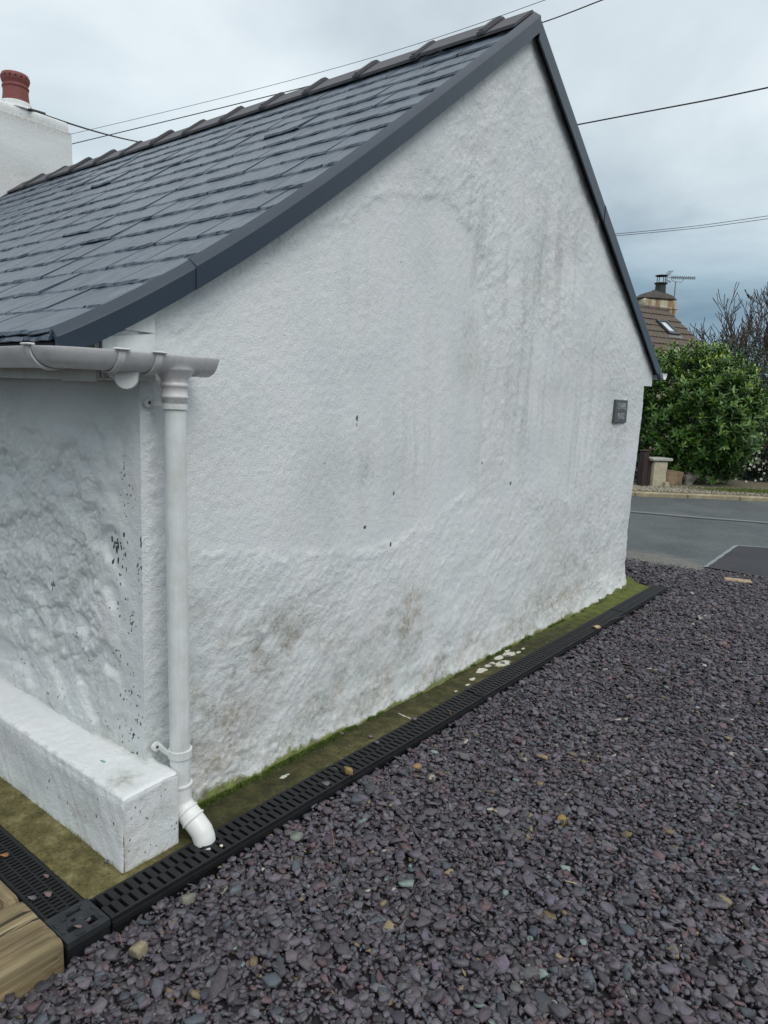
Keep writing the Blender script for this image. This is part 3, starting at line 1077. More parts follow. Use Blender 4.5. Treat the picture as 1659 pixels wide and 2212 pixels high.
# ------------------------------------------------------------------ timber sleepers
def sleeper(lo, hi, label, along):
    """worn beam: grid-wrapped box with wavy faces"""
    (ax_, ay_, az_), (bx_, by_, bz_) = lo, hi
    L = (by_ - ay_) if along == 'y' else (bx_ - ax_)
    W = (bx_ - ax_) if along == 'y' else (by_ - ay_)
    H = bz_ - az_
    b = 0.012
    prof = [(0, 0), (0, H - b), (b * .3, H - b * .3), (b, H)] + [(b + (W - 2 * b) * k / 12, H) for k in range(1, 12)] + [(W - b, H), (W - b * .3, H - b * .3), (W, H - b), (W, 0)]
    n = max(20, int(L / 0.02))
    V = []
    for i in range(n + 1):
        s = L * i / n
        e = 0.005 * max(0, 1 - min(s, L - s) / 0.008)
        for (p, q) in prof:
            dz = 0.0028 * float(pnoise(np.array(p * 55), np.array(s * 3), 51)) if q >= H - b else 0
            dx = 0.003 * float(pnoise(np.array(s * 4 + q * 20), np.array(p * 3), 52))
            V.append((p + dx + (e if p < W / 2 else -e) * .5, s, q + dz - e * (q > H / 2)))
    k = len(prof)
    F = [[i * k + j, i * k + j + 1, (i + 1) * k + j + 1, (i + 1) * k + j] for i in range(n) for j in range(k - 1)]
    F += [list(range(k)), list(range(n * k, n * k + k))[::-1]]
    me = mesh_np('sleeper', V, F, M_timber)
    auto_smooth(me, 40)
    o = link('timber_sleeper', me, label=label, cat='sleeper', group='timber edging sleepers')
    if along == 'y':
        o.location = (ax_, ay_, az_)
    else:
        o.matrix_basis = Matrix.Translation((ax_, by_, az_)) @ Matrix.Rotation(-math.pi / 2, 4, 'Z')
    return o


sleeper((0.046, -2.2, -.10), (0.283, -0.424, .022), 'broad weathered timber sleeper with its end against the drain corner box', 'y')
sleeper((-2.2, -0.470, -.10), (0.043, -0.4205, .018), 'narrow pale timber strip along the front drain grating', 'x')

# ================================================================== THE COTTAGE
cot = thing('cottage', 'white rendered cottage with slate roof, its gable end facing the drive', 'house', (0, 0, 0))
D = 4.52
APY, APZ = 2.27, 3.37                    # ridge line
RP = np.array([(-.27, 1.556), (-.05, 1.672), (.16, 1.797), (.51, 2.030), (.98, 2.372), (1.6, 2.846), (APY, APZ)])
RB = np.array([(APY, APZ), (2.80, 3.035), (3.50, 2.587), (4.2, 2.13), (4.76, 1.765)])


def roofz(y):
    y = np.asarray(y, float)
    return np.where(y <= APY, np.interp(y, RP[:, 0], RP[:, 1]), np.interp(y, RB[:, 0], RB[:, 1]))


# ---- gable wall -----------------------------------------------------------
ys = [0.0]
while ys[-1] < D:
    ys.append(ys[-1] + 0.0052 + 0.0021 * ys[-1])
ys = np.array(ys) * D / ys[-1]
NR = 330
tt = np.linspace(0, 1, NR)
Yg = np.repeat(ys[None], NR, 0)
Zg = tt[:, None] * (roofz(ys) - 0.030)[None] + 0 * Yg
Zg = Zg - 0.03 * (1 - tt[:, None])


def yz(u, v):
    p = on(u, v, 'x', 0)
    return (p[1], p[2])


SMOOTH = [yz(*p) for p in [(330, 1180), (480, 1185), (640, 1195), (800, 1200), (880, 1165), (960, 1110), (1030, 1060), (1050, 950), (1045, 800), (1050, 690), (1030, 520), (985, 440), (900, 410), (850, 420), (740, 470), (640, 520), (420, 690), (330, 720)]]
FLAT = [yz(*p) for p in [(1150, 700), (1230, 760), (1270, 960), (1240, 1080), (1140, 1050), (1120, 850)]]
wx, wz = 0.05 * fbm(Yg * 4, Zg * 4, 60, 4), 0.05 * fbm(Yg * 4, Zg * 4, 65, 4)
sdS = poly_sd(Yg + wx, Zg + wz, SMOOTH)
sdF = poly_sd(Yg + 2 * wx, Zg + 2 * wz, FLAT)
smooth = np.maximum(sstep(-0.02, 0.05, sdS), 0.7 * sstep(-.05, .08, sdF))
rough = 1 - smooth
low = sstep(1.0, 0.3, Zg)
rough_amt = rough * (0.55 + 0.45 * sstep(-.3, .4, fbm(Yg * 1.3, Zg * 1.3, 71, 3)))
d = 0.020 * fbm(Yg * 0.8, Zg * 0.8, 61, 3)
# trowel strokes: stretched along a rising diagonal
a_ = 0.75
ua, ub = Yg * math.cos(a_) + Zg * math.sin(a_), -Yg * math.sin(a_) + Zg * math.cos(a_)
d += rough_amt * (0.0042 * fbm(ua * 7, ub * 13, 62, 4, .6) + 0.0030 * np.abs(fbm(ua * 18, ub * 26, 66, 3)) + 0.0050 * np.maximum(0, fbm(Yg * 26, Zg * 26, 67, 3) - .10))
d += 0.0016 * fbm(Yg * 34, Zg * 34, 63, 3)
d += (0.0035 * np.exp(-(sdS / 0.018) ** 2) * sstep(-.25, .3, fbm(Yg * 14, Zg * 14, 74, 3)) + 0.0015 * sstep(.01, -.02, sdS)) * sstep(-.25, .25, fbm(Yg * 2.5, Zg * 2.5, 73, 2) + .15)
# lower wall swells and is pitted; foot kicks out
d += low * 0.008 * fbm(Yg * 5, Zg * 5, 68, 4)
foot = np.exp(-np.maximum(Zg, 0) / (0.05 + 0.03 * sstep(2.5, 4.5, Yg)))
d += foot * (0.016 + 0.020 * sstep(2.2, 4.4, Yg)) * (1 + 0.8 * fbm(Yg * 7, Zg * 3, 69, 3))
led = 0.16 + 0.035 * fbm(Yg * 2.3, Yg * 0, 70, 3)
d += 0.003 * sstep(led + .012, led - .012, Zg) * sstep(.5, 1.2, Yg) + .010 * sstep(.30, .05, Zg) * np.maximum(0, fbm(Yg * 18, Zg * 18, 72, 4, .6))
d = np.where(Yg < 0.025, d * sstep(0, 0.025, Yg), d)
fx_ = np.exp(-(D - Yg) / 0.03)
d -= fx_ * 0.012
# dirt and moss fields
dirt = 0.05 + 0.16 * sstep(-.1, .5, fbm(Yg * 1.5, Zg * 1.5, 80, 4))
streak = sstep(0.0, 0.6, fbm(Yg * 17 + .6 * fbm(Yg * 3, Zg * 3, 89, 2), Zg * 1.1, 81, 4) + 0.12)


def blob(u, v, ru, rv):
    a, b, c_ = np.array(yz(u, v)), np.array(yz(u + ru, v)), np.array(yz(u, v + rv))
    return np.exp(-(((Yg - a[0]) / (b[0] - a[0])) ** 2 + ((Zg - a[1]) / (c_[1] - a[1])) ** 2))


for (u, v, ru, rv, s, st) in [(1060, 520, 60, 120, .50, 1), (1190, 560, 55, 160, .42, 1), (1130, 860, 60, 150, .34, 1), (1255, 980, 40, 120, .38, 1), (820, 620, 110, 120, .14, 1), (900, 960, 50, 110, .30, 1), (790, 1010, 14, 90, .35, 0), (1010, 740, 16, 120, .35, 0), (930, 760, 12, 90, .25, 0),
                              (590, 1385, 95, 75, .75, 0), (880, 1330, 45, 70, .7, 0), (770, 1400, 60, 60, .5, 0), (470, 1560, 70, 90, .55, 0), (690, 1530, 130, 50, .45, 0), (930, 1440, 120, 40, .45, 0), (1160, 1330, 90, 60, .45, 0), (1260, 1180, 60, 100, .4, 0),
                              (1330, 930, 24, 70, .45, 0), (1040, 900, 25, 300, .16, 1), (420, 1400, 60, 160, .3, 0), (1290, 760, 30, 120, .2, 1)]:
    bl = blob(u, v, ru, rv)
    dirt += s * bl * (streak if st else (0.35 + 0.9 * sstep(-.25, .4, fbm(Yg * 9, Zg * 9, 83, 4))))
dirt += 0.30 * sstep(0.45, 0.0, Zg) * sstep(-.3, .4, fbm(Yg * 4, Zg * 4, 84, 4))
moss = 0.80 * np.exp(-np.maximum(Zg, 0) / 0.016) + 0.55 * np.exp(-np.maximum(Zg, 0) / 0.07) * sstep(-.05, .4, fbm(Yg * 3.2, Zg * 2, 85, 4))
moss += 0.42 * np.exp(-((Zg - led) / .012) ** 2) * sstep(0.02, .4, fbm(Yg * 2.5, Zg * 1, 86, 3)) + 0.40 * sstep(.40, 0, Zg) * np.exp(-(D - Yg) / .12)
moss += 0.7 * np.exp(-((Yg - .35) / .5) ** 2) * np.exp(-np.maximum(Zg, 0) / .05) * sstep(-.35, .2, fbm(Yg * 6, Zg * 4, 87, 3)) + .35 * np.exp(-np.maximum(Zg, 0) / .03) * sstep(-.2, .2, fbm(Yg * 5, Zg * 3, 88, 3))
chip = np.zeros_like(Yg)


def chips(A, B, lst, fld, pos):
    for (u, v, ru, rv) in lst:
        a = pos(u, v)
        b = pos(u + ru, v + 0.0)
        c_ = pos(u, v + rv)
        ra, rb = max(abs(b[0] - a[0]), .003), max(abs(c_[1] - a[1]), .003)
        fld[...] = np.maximum(fld, 1.25 - 0.75 * np.sqrt(((A - a[0]) / ra) ** 2 + ((B - a[1]) / rb) ** 2))
    np.clip(fld, 0, 1.2, out=fld)


chips(Yg, Zg, [(771, 903, 2.2, 7), (770, 918, 1.6, 3), (851, 1066, 2, 5), (788, 1139, 3.4, 4), (845, 1176, 2, 5), (1103, 1044, 2, 4), (668, 760, 1.5, 2), (866, 566, 2, 2), (1042, 1000, 1.5, 3), (700, 1000, 1.4, 2)], chip, yz)
V = np.stack([d, Yg, Zg], -1)
nc = len(ys)
# wrap the far corner round onto the back wall
wrapc = []
for (dx, dy) in ((-0.02, 0.014), (-0.08, 0.018), (-0.5, 0.018)):
    c_ = V[:, -1].copy()
    c_[:, 0] += dx
    c_[:, 1] += dy + 0.004 * pnoise(Zg[:, -1] * 9, Zg[:, -1] * 0, 77)
    wrapc.append(c_)
V = np.concatenate([V, np.stack(wrapc, 1)], 1)


def ext(f):
    return np.concatenate([f, np.repeat(f[:, -1:], 3, 1)], 1).ravel()


nc2 = nc + 3
i = np.arange(NR - 1)[:, None] * nc2 + np.arange(nc2 - 1)[None]
F = np.stack([i, i + 1, i + nc2 + 1, i + nc2], -1).reshape(-1, 4)
link('gable_wall', mesh_np('gable_wall', V.reshape(-1, 3), F, M_wall, True, {'dirt': ext(np.clip(dirt, 0, 1)), 'moss': ext(moss), 'chip': ext(chip), 'rough': ext(rough_amt)}), cot)

# ---- front wall (faces the camera's left) ------------------------------------
xs = np.concatenate([np.linspace(-6.0, -0.95, 60), np.linspace(-0.945, 0, 230)])
zs = np.linspace(-0.02, 1.62, 310)
Xf, Zf = np.meshgrid(xs, zs)


def xz(u, v):
    p = on(u, v, 'y', 0)
    return (p[0], p[2])


lump = sstep(-.10, -.30, Xf + 0.06 * fbm(Xf * 3, Zf * 3, 90, 3)) * sstep(1.40, 1.15, Zf + .1 * fbm(Xf * 2, Zf * 2, 91, 2)) * (0.55 + 0.45 * sstep(0.3, 0.55, Zf))
a_ = -0.8
ua, ub = Xf * math.cos(a_) + Zf * math.sin(a_), -Xf * math.sin(a_) + Zf * math.cos(a_)
df = 0.68 * lump * (0.008 * fbm(Xf * 7, Zf * 7, 92, 5, .65) + 0.012 * np.maximum(0, fbm(Xf * 15, Zf * 15, 93, 3, .55)) + .007 * np.maximum(0, fbm(Xf * 34, Zf * 34, 96, 3)) - .006 * np.exp(-(fbm(ua * 8, ub * 5, 99, 3) / .05) ** 2)) + 0.0016 * fbm(Xf * 28, Zf * 28, 94, 3)
df += 0.006 * fbm(Xf * 2, Zf * 2, 95, 3)
for zz, am in ((1.345, .007), (1.30, .005), (1.385, .004)):
    df += am * sstep(.008, -.008, Zf - zz - 0.025 * fbm(Xf * 5, Xf * 0, int(zz * 1000), 3)) * sstep(-.05, -.2, Xf) * sstep(-.1, .3, fbm(Xf * 6, Zf * 6, 97, 2) + .15)
df *= sstep(0, -0.035, Xf)
chipf = np.zeros_like(Xf)
r2 = random.Random(5)
cl_ = []
for (u, v, su, sv, n, big) in [(250, 1180, 12, 22, 14, 1.7), (268, 1190, 6, 30, 10, 1.5), (278, 1060, 12, 40, 16, .8), (306, 1160, 2, 20, 5, 1.3), (308, 1260, 1.5, 40, 9, 1.1), (300, 1230, 8, 40, 12, .9), (262, 1290, 14, 60, 14, .8), (125, 1262, 9, 8, 5, 1.6),
                               (176, 1375, 14, 12, 10, .8), (285, 1340, 12, 30, 16, .9), (262, 1400, 10, 40, 12, .8), (200, 1420, 20, 40, 8, .6), (280, 1480, 14, 50, 14, .9), (300, 1540, 10, 60, 16, .7), (114, 1497, 2, 5, 2, 1.8), (150, 1500, 14, 20, 7, .7), (230, 1560, 22, 20, 14, .7),
                               (275, 1580, 22, 22, 18, .8), (60, 1420, 20, 40, 10, .7), (240, 1100, 30, 60, 6, .5), (200, 1180, 40, 60, 8, .45), (316, 1450, 1.5, 80, 8, .9), (318, 1610, 2, 22, 6, 1.0), (292, 1628, 9, 5, 5, 1.2), (268, 1010, 6, 20, 6, .8)]:
    for _ in range(n):
        cl_.append((u + r2.gauss(0, su * .6), v + r2.gauss(0, sv * .6), big * r2.uniform(.6, 1.5), big * r2.uniform(1.3, 4.6)))
chips(Xf, Zf, cl_, chipf, xz)
dirtf = 0.05 + 0.14 * sstep(-.2, .5, fbm(Xf * 3, Zf * 3, 98, 4)) + 0.08 * lump * sstep(0, .4, -fbm(ua * 4.5, ub * 7, 92, 5, .55)) + 0.25 * np.exp(-((Zf - .26) / .03) ** 2)
mossf = 0.30 * np.exp(-((Zf - .245) / .02) ** 2)
V = np.stack([Xf, -df, Zf], -1).reshape(-1, 3)
n = len(xs)
i = np.arange(len(zs) - 1)[:, None] * n + np.arange(n - 1)[None]
F = np.stack([i, i + 1, i + n + 1, i + n], -1).reshape(-1, 4)
link('front_wall', mesh_np('front_wall', V, F, M_wall, True, {'dirt': np.clip(dirtf, 0, 1).ravel(), 'moss': mossf.ravel(), 'chip': chipf.ravel(), 'rough': (lump * 1.1).ravel()}), cot)

# plain closing walls (back, far gable)
zero = {'dirt': np.full(4, .1), 'moss': np.zeros(4), 'chip': np.zeros(4), 'rough': np.full(4, .5)}
link('back_wall', mesh_np('back_wall', np.array([(-.4, 4.53, -.02), (-6, 4.53, -.02), (-6, 4.53, 1.8), (-.4, 4.53, 1.8)]), np.array([[0, 1, 2, 3]]), M_wall, False, zero), cot)
fg = [(0, -.02), (D, -.02), (D, 1.88), (APY, APZ - .05), (0, 1.66)]
link('far_gable_wall', mesh_np('far_gable_wall', [(-6.0, a, b) for a, b in fg], [[4, 3, 2, 1, 0]], M_wall, False, {k: np.resize(v, 5) for k, v in zero.items()}), cot)

# ---- plinth along the front, returning past the corner ------------------------
PX1, PY0, PZ = 0.136, -0.163, 0.238
prof = []
for (a, b, k) in [((PY0, -.02), (PY0, PZ - .035), 14), ((PY0, PZ - .035), (PY0 + .004, PZ - .004), 4), ((PY0 + .004, PZ - .004), (PY0 + .014, PZ), 2), ((PY0 + .014, PZ), (-0.02, PZ + .008), 16), ((-0.02, PZ + .008), (0.030, PZ + .008), 4), ((0.030, PZ + .008), (0.034, PZ), 2), ((.034, PZ), (.034, -.02), 12)]:
    for q in range(k):
        t = q / k
        prof.append((a[0] + (b[0] - a[0]) * t, a[1] + (b[1] - a[1]) * t))
prof.append((.034, -.02))
prof = np.array(prof)
px_s = np.concatenate([np.linspace(-6, -.8, 30), np.linspace(-.79, PX1 - .012, 150), [PX1 - .008, PX1 - .004, PX1 - .001]])
NP = len(prof)
tang = np.gradient(prof, axis=0)
nor = np.stack([-tang[:, 1], tang[:, 0]], -1)
nor /= np.linalg.norm(nor, axis=1)[:, None]
ctr = np.array([(PY0 + .034) / 2, PZ * .45])
V = []
for xx in px_s:
    e = max(0.0, xx - (PX1 - .012)) / .012
    q = prof + nor * (-1) * 0  # outline
    nn = 0.0035 * fbm(prof[:, 0] * 22 + 3, np.full(NP, xx * 22) + prof[:, 1] * 15, 101, 3) + 0.004 * fbm(prof[:, 1] * 5, np.full(NP, xx * 3), 102, 2)
    # board marks along the front face
    nn += 0.0022 * pnoise(prof[:, 1] * 70, np.full(NP, xx * 2.5), 103) * (prof[:, 0] < PY0 + .003)
    sgn = np.sign(((prof - ctr) * nor).sum(1))
    # nosing rounds over at the free end
    q = prof + nor * (sgn * nn)[:, None]
    if e > 0:
        q = ctr + (q - ctr) * (1 - 0.045 * e * e)
    rr = 0.035 * sstep(PX1 - .03, PX1, np.array(xx)) if False else 0
    V.append(np.stack([np.full(NP, xx), q[:, 0], q[:, 1]], -1))
V = np.array(V)
NX = len(V)
i = np.arange(NX - 1)[:, None] * NP + np.arange(NP - 1)[None]
F = np.stack([i, i + NP, i + NP + 1, i + 1], -1).reshape(-1, 4)
X_, Y_, Z_ = V[..., 0], V[..., 1], V[..., 2]
top = sstep(PZ - .01, PZ, Z_)
pd_ = 0.04 + 0.26 * (1 - top) * sstep(-.4, .4, fbm(X_ * 5, Z_ * 9, 106, 4)) + 0.75 * top * np.exp(-((X_ - .04) / .05) ** 2) * np.exp(-((Y_ + .10) / .05) ** 2) + 0.5 * top * np.exp(-(Y_ / .012) ** 2) * (X_ < 0.02) + .5 * np.exp(-((Z_ - PZ) / .006) ** 2) * (Y_ < -.15) * sstep(-.2, .3, fbm(X_ * 20, X_ * 0, 107, 2))
pm = 0.42 * np.exp(-np.maximum(Z_, 0) / .018) + 0.12 * np.exp(-np.maximum(Z_, 0) / .06)
pc_ = np.zeros_like(X_)
cap_y = np.linspace(PY0 + .003, .0325, 40)
cap_t = np.linspace(0, 1, 46)
tp_i = [q_ for q_ in range(NP) if prof[q_, 1] > PZ - .036 and prof[q_, 0] < .0335]
ztp = np.interp(cap_y, V[-1, tp_i, 1], V[-1, tp_i, 2]) - .001
YC, TC = np.meshgrid(cap_y, cap_t)
ZC = -.02 + TC * (ztp[None] + .02)
XC = PX1 + .0012 + .002 * fbm(YC * 20, ZC * 20, 105, 3) - .003 * (np.maximum(0, np.abs(YC - (PY0 + .034) / 2) / .098 - .96) / .04) - .003 * sstep(.97, 1, TC)
nC = len(cap_y)
ic = np.arange(len(cap_t) - 1)[:, None] * nC + np.arange(nC - 1)[None]
FC = np.stack([ic, ic + 1, ic + nC + 1, ic + nC], -1).reshape(-1, 4)
rr = np.random.default_rng(3)
chC = np.zeros_like(YC)
for _ in range(20):
    chC = np.maximum(chC, 1.12 - .7 * np.hypot(YC - rr.uniform(PY0, .03), (ZC - rr.uniform(.01, .23)) * .8) / rr.uniform(.0024, .0038))
link('plinth_end', mesh_np('plinth_end', np.stack([XC, YC, ZC], -1).reshape(-1, 3), FC, M_wall, True, {'dirt': np.clip(.16 + .3 * sstep(-.3, .4, fbm(YC * 9, ZC * 9, 108, 3)) + .4 * np.exp(-((YC - PY0) / .012) ** 2), 0, 1).ravel(),
     'moss': (.5 * np.exp(-np.maximum(ZC, 0) / .016)).ravel(), 'chip': chC.ravel(), 'rough': np.full(YC.size, .0)}), cot)
for _ in range(40):
    cx, cz = rr.uniform(-.5, PX1), rr.uniform(.02, .23)
    s = rr.uniform(.0025, .0045)
    pc_ = np.maximum(pc_, (1.15 - .7 * np.hypot(X_ - cx, Z_ - cz) / s) * (Y_ < PY0 + .008))
link('plinth', mesh_np('plinth', V.reshape(-1, 3), F, M_wall, True, {'dirt': np.clip(pd_, 0, 1).ravel(), 'moss': pm.ravel(), 'chip': np.clip(pc_, 0, 1.2).ravel(), 'rough': np.full(X_.size, .0)}), cot)

# ---- roof ---------------------------------------------------------------------
XL = -5.42                                 # left end of the visible roof, at the chimney


def arclen(P):
    s = np.concatenate([[0], np.cumsum(np.linalg.norm(np.diff(P, axis=0), axis=1))])
    return s


# smooth the eaves curve a little
tY = np.linspace(RP[0, 0], RP[-1, 0], 160)
cf = np.polyfit(RP[:, 0], RP[:, 1], 4)
RPs = np.stack([tY, np.polyval(cf, tY)], -1)
RPs[:, 1] += APZ - RPs[-1, 1]
sA = arclen(RPs)


def rs(s):
    """point on the front roof surface at arc length s from the eave"""
    s = np.asarray(s, float)
    y = np.interp(s, sA, RPs[:, 0])
    z = np.interp(s, sA, RPs[:, 1])
    over = s - sA[-1]
    dvec = (RPs[-1] - RPs[-3]) / np.linalg.norm(RPs[-1] - RPs[-3])
    y = np.where(over > 0, y + over * dvec[0], y)
    z = np.where(over > 0, z + over * dvec[1], z)
    return np.stack([y, z], -1)


# deck (dark, under the slates) on both sides
dk = MB()
for P in (RPs[::8], RB):
    P = np.vstack([P, (RPs if P is not RB else RB)[-1:]])
    low_ = P - np.array([0, .045])
    n = len(P)
    for X0, X1 in ((-6.0, 0.018),):
        V = [(X0, p[0], p[1] - .004) for p in P] + [(X1, p[0], p[1] - .004) for p in P] + [(X0, p[0], p[1]) for p in low_] + [(X1, p[0], p[1]) for p in low_]
        Fq = []
        for k in range(n - 1):
            Fq += [[k, n + k, n + k + 1, k + 1], [2 * n + k, 2 * n + k + 1, 3 * n + k + 1, 3 * n + k], [n + k, 3 * n + k, 3 * n + k + 1, n + k + 1], [k, k + 1, 2 * n + k + 1, 2 * n + k]]
        Fq += [[0, 2 * n, 3 * n, n], [n - 1, 2 * n - 1, 4 * n - 1, 3 * n - 1]]
        dk.add(V, Fq)
roof = dk.build('roof', M_felt, cot)
roof['label'] = 'dark slated roof with grey ridge tiles'

# slates: shared variants, local x = across, y = up slope, z = out of the roof; tail at y=0
SL_LEN, GAUGE = 0.33, 0.196


def slate_variant(wd, seed):
    r = random.Random(seed)
    k = 9
    th = r.uniform(.0085, .0125)
    xsv = [-wd / 2 + wd * j / (k - 1) for j in range(k)]
    lo = [r.uniform(-.004, .004) + .002 * math.sin(j * 1.3 + seed) for j in range(k)]
    if r.random() < .25:
        j = r.choice([0, k - 1])
        lo[j] += r.uniform(.008, .02)
    if r.random() < .15:
        j = r.randrange(k)
        lo[j] += r.uniform(.008, .016)
    bow = [0.0012 * math.sin((j + seed) * .9) + r.uniform(-.0008, .0008) for j in range(k)]
    V = []
    for j in range(k):
        V.append((xsv[j], lo[j] + r.uniform(.004, .011), th + bow[j]))            # dressed edge, top
    for j in range(k):
        V.append((xsv[j], lo[j], th * .25 + bow[j]))                                 # dressed edge, lower lip
    for j in range(k):
        V.append((xsv[j], lo[j] + .002, -.001 + bow[j]))                              # under
    V += [(-wd / 2, SL_LEN, th * .6), (wd / 2, SL_LEN, th * .6), (-wd / 2, SL_LEN, -.001), (wd / 2, SL_LEN, -.001)]
    hl, hr, bl_, br_ = 3 * k, 3 * k + 1, 3 * k + 2, 3 * k + 3
    Fv = []
    for j in range(k - 1):
        Fv.append([j + k, j + k + 1, j + 1, j])
        Fv.append([j + 2 * k, j + 2 * k + 1, j + k + 1, j + k])
    Fv.append(list(range(k)) + [hr, hl])
    Fv += [[2 * k, k, 0, hl, bl_], [k - 1, 2 * k - 1, 3 * k - 1, br_, hr]]
    return mesh_np('slate', V, Fv, M_slate)


VAR = {}
for wi, wd in enumerate((0.262, 0.247, 0.232, 0.205, 0.14)):
    VAR[wi] = [slate_variant(wd - .004, 10 * wi + k) for k in range(6)]
WD = (0.262, 0.247, 0.232, 0.205, 0.14)
slates = []
rS = random.Random(77)
nrow = int((sA[-1] - 0.02) / GAUGE) + 1
for row in range(-1, nrow):
    s0 = (0.0 if row == -1 else row * GAUGE) + rS.uniform(-.004, .004)
    x = 0.024
    first = True
    lift = 0.0 if row == -1 else 0.0
    while x > XL:
        if first:
            wi = 0 if row % 2 == 0 else 4
        else:
            wi = rS.choice((0, 0, 1, 1, 1, 2, 3))
        wd = WD[wi]
        s1 = s0 + rS.uniform(-.0035, .0035) + (-.012 if row == -1 else 0)
        A, B = rs(max(s1, 0) if row > 0 else s1 * 0), rs(s1 + SL_LEN)
        if row <= 0:
            A = rs(0)
            dd = (rs(.2) - rs(0)) / np.linalg.norm(rs(.2) - rs(0))
            A = A + dd * (s1 - 0.0)
        tdir = (B - A) / np.linalg.norm(B - A)
        nrm = np.array([-tdir[1], tdir[0]])
        tail, head = (0.0165 + rS.uniform(-.001, .002) + (.006 if rS.random() < .05 else 0), 0.0050)
        if row == -1:
            tail, head = 0.004, 0.001
        A = A + nrm * tail
        B = B + nrm * head
        tdir = (B - A) / np.linalg.norm(B - A)
        nrm = np.array([-tdir[1], tdir[0]])
        yaw = rS.gauss(0, .004)
        rollx = rS.gauss(0, .004)
        M = Matrix(((1, 0, 0, x - wd / 2), (0, tdir[0], nrm[0], A[0]), (0, tdir[1], nrm[1], A[1]), (0, 0, 0, 1)))
        M = M @ Matrix.Rotation(yaw, 4, 'Z') @ Matrix.Rotation(rollx, 4, 'Y')
        if s1 + SL_LEN > sA[-1] - .012:
            M = M @ Matrix.Diagonal((1, max(.2, (sA[-1] - .012 - s1) / SL_LEN), 1, 1))
        slates.append((M, VAR[wi][rS.randrange(6)], np.array([x - wd / 2, A[0], A[1]])))
        x -= wd + rS.uniform(.001, .003)
        first = False
P3 = proj(np.array([s[2] for s in slates]))
vis = (P3[:, 0] > -60) & (P3[:, 0] < 1300) & (P3[:, 2] > 0)
order = sorted([k for k in range(len(slates)) if vis[k]], key=lambda k: P3[k, 2])
single = set(order[:300])
fv, ff = [], []
for k, (M, me, c_) in enumerate(slates):
    if k in single:
        link('slate', me, roof, M)
    else:
        b = len(fv)
        fv += [tuple(M @ v.co) for v in me.vertices]
        ff += [[b + q for q in p.vertices] for p in me.polygons]
if fv:
    link('slate_field', mesh_np('slate_field', fv, ff, M_slate), roof, kind='stuff')
# back slope: simple slate courses (out of sight), one sheet of steps
bs_ = MB()
bdir = (RB[-1] - RB[0]) / np.linalg.norm(RB[-1] - RB[0])
bl_len = np.linalg.norm(RB[-1] - RB[0])
for k in range(int(bl_len / GAUGE) + 1):
    s1 = min((k + 1) * GAUGE, bl_len)
    s0 = max(s1 - .26, 0)
    a = np.array([np.interp(s0, [0, bl_len], [RB[0, 0], RB[-1, 0]])])
    y0, y1 = RB[0, 0] + bdir[0] * s0, RB[0, 0] + bdir[0] * s1
    z0, z1 = float(roofz(y0)) + .002, float(roofz(y1)) + .016
    bs_.add([(-6, y0, z0), (.02, y0, z0), (.02, y1, z1), (-6, y1, z1), (-6, y1, z1 - .012), (.02, y1, z1 - .012)], [[0, 1, 2, 3], [3, 2, 5, 4]])
bs_.build('back_slate_course', M_slate, roof, kind='stuff')

# ridge tiles: an angle ridge with a raised collar at one end
TL = 0.405
fdir = (RPs[-1] - RPs[-12])
fdir /= np.linalg.norm(fdir)
bdn = bdir


def ridge_profile(off, wing):
    """(y,z) outline of the outside of an angle ridge, offset outwards"""
    pk = np.array([APY, APZ + .052 + off])
    f0 = pk + np.array([-.022, -.006])
    b0 = pk + np.array([.022, -.006])
    return [f0 - fdir * wing + np.array([0, 0]), f0, pk + np.array([-.010, 0.001]), pk + np.array([.010, .001]), b0, b0 + bdn * wing]


def ridge_tile_mesh(L):
    mb = MB()

    def shell(x0, x1, off, wing, th=.017):
        o = ridge_profile(off, wing)
        n_ = ridge_profile(off - th, wing - .003)
        k = len(o)
        V = [(x0, *p) for p in o] + [(x1, *p) for p in o] + [(x0, *p) for p in n_] + [(x1, *p) for p in n_]
        Fq = []
        for j in range(k - 1):
            Fq += [[j, k + j, k + j + 1, j + 1], [2 * k + j, 2 * k + j + 1, 3 * k + j + 1, 3 * k + j], [j, j + 1, 2 * k + j + 1, 2 * k + j], [k + j, 3 * k + j, 3 * k + j + 1, k + j + 1]]
        Fq += [[0, 2 * k, 3 * k, k], [k - 1, 2 * k - 1, 4 * k - 1, 3 * k - 1]]
        mb.add(V, Fq)
    shell(-L, 0, 0, .200)
    shell(-.046, 0.0, .013, .208)
    shell(-.040, -.014, .021, .196, .010)
    return mb.mesh('ridge_tile', M_ridge)


rt = ridge_tile_mesh(TL - .003)
rt_last = ridge_tile_mesh(.20)
edges = [0.024 - 0.20] + [0.024 - .20 - TL * (k + 1) for k in range(13)]
# collars in the picture sit about every 0.4 m; the tile at the gable end is a cut one
o = link('ridge_tile', ridge_tile_mesh(.30), roof, Matrix.Translation((0.030 + .05, 0, 0)))
plain = MB()
xx = -0.19
for k in range(13):
    link('ridge_tile', rt, roof, Matrix.Translation((xx, random.uniform(-.003, .003), random.uniform(-.004, .004) - .010 * math.sin(math.pi * (k + .5) / 13) * .8)) @ Matrix.Rotation(random.gauss(0, .004), 4, 'Y'))
    xx -= TL
bpy.data.objects.remove(o, do_unlink=True)
e_ = MB()
op, ip = ridge_profile(0, .200), ridge_profile(-.017, .197)
k = len(op)
V = [(-.24, *p) for p in op] + [(.004, *p) for p in op] + [(-.24, *p) for p in ip] + [(.004, *p) for p in ip]
Fq = []
for j in range(k - 1):
    Fq += [[j, k + j, k + j + 1, j + 1], [2 * k + j, 2 * k + j + 1, 3 * k + j + 1, 3 * k + j], [j, j + 1, 2 * k + j + 1, 2 * k + j], [k + j, 3 * k + j, 3 * k + j + 1, k + j + 1]]
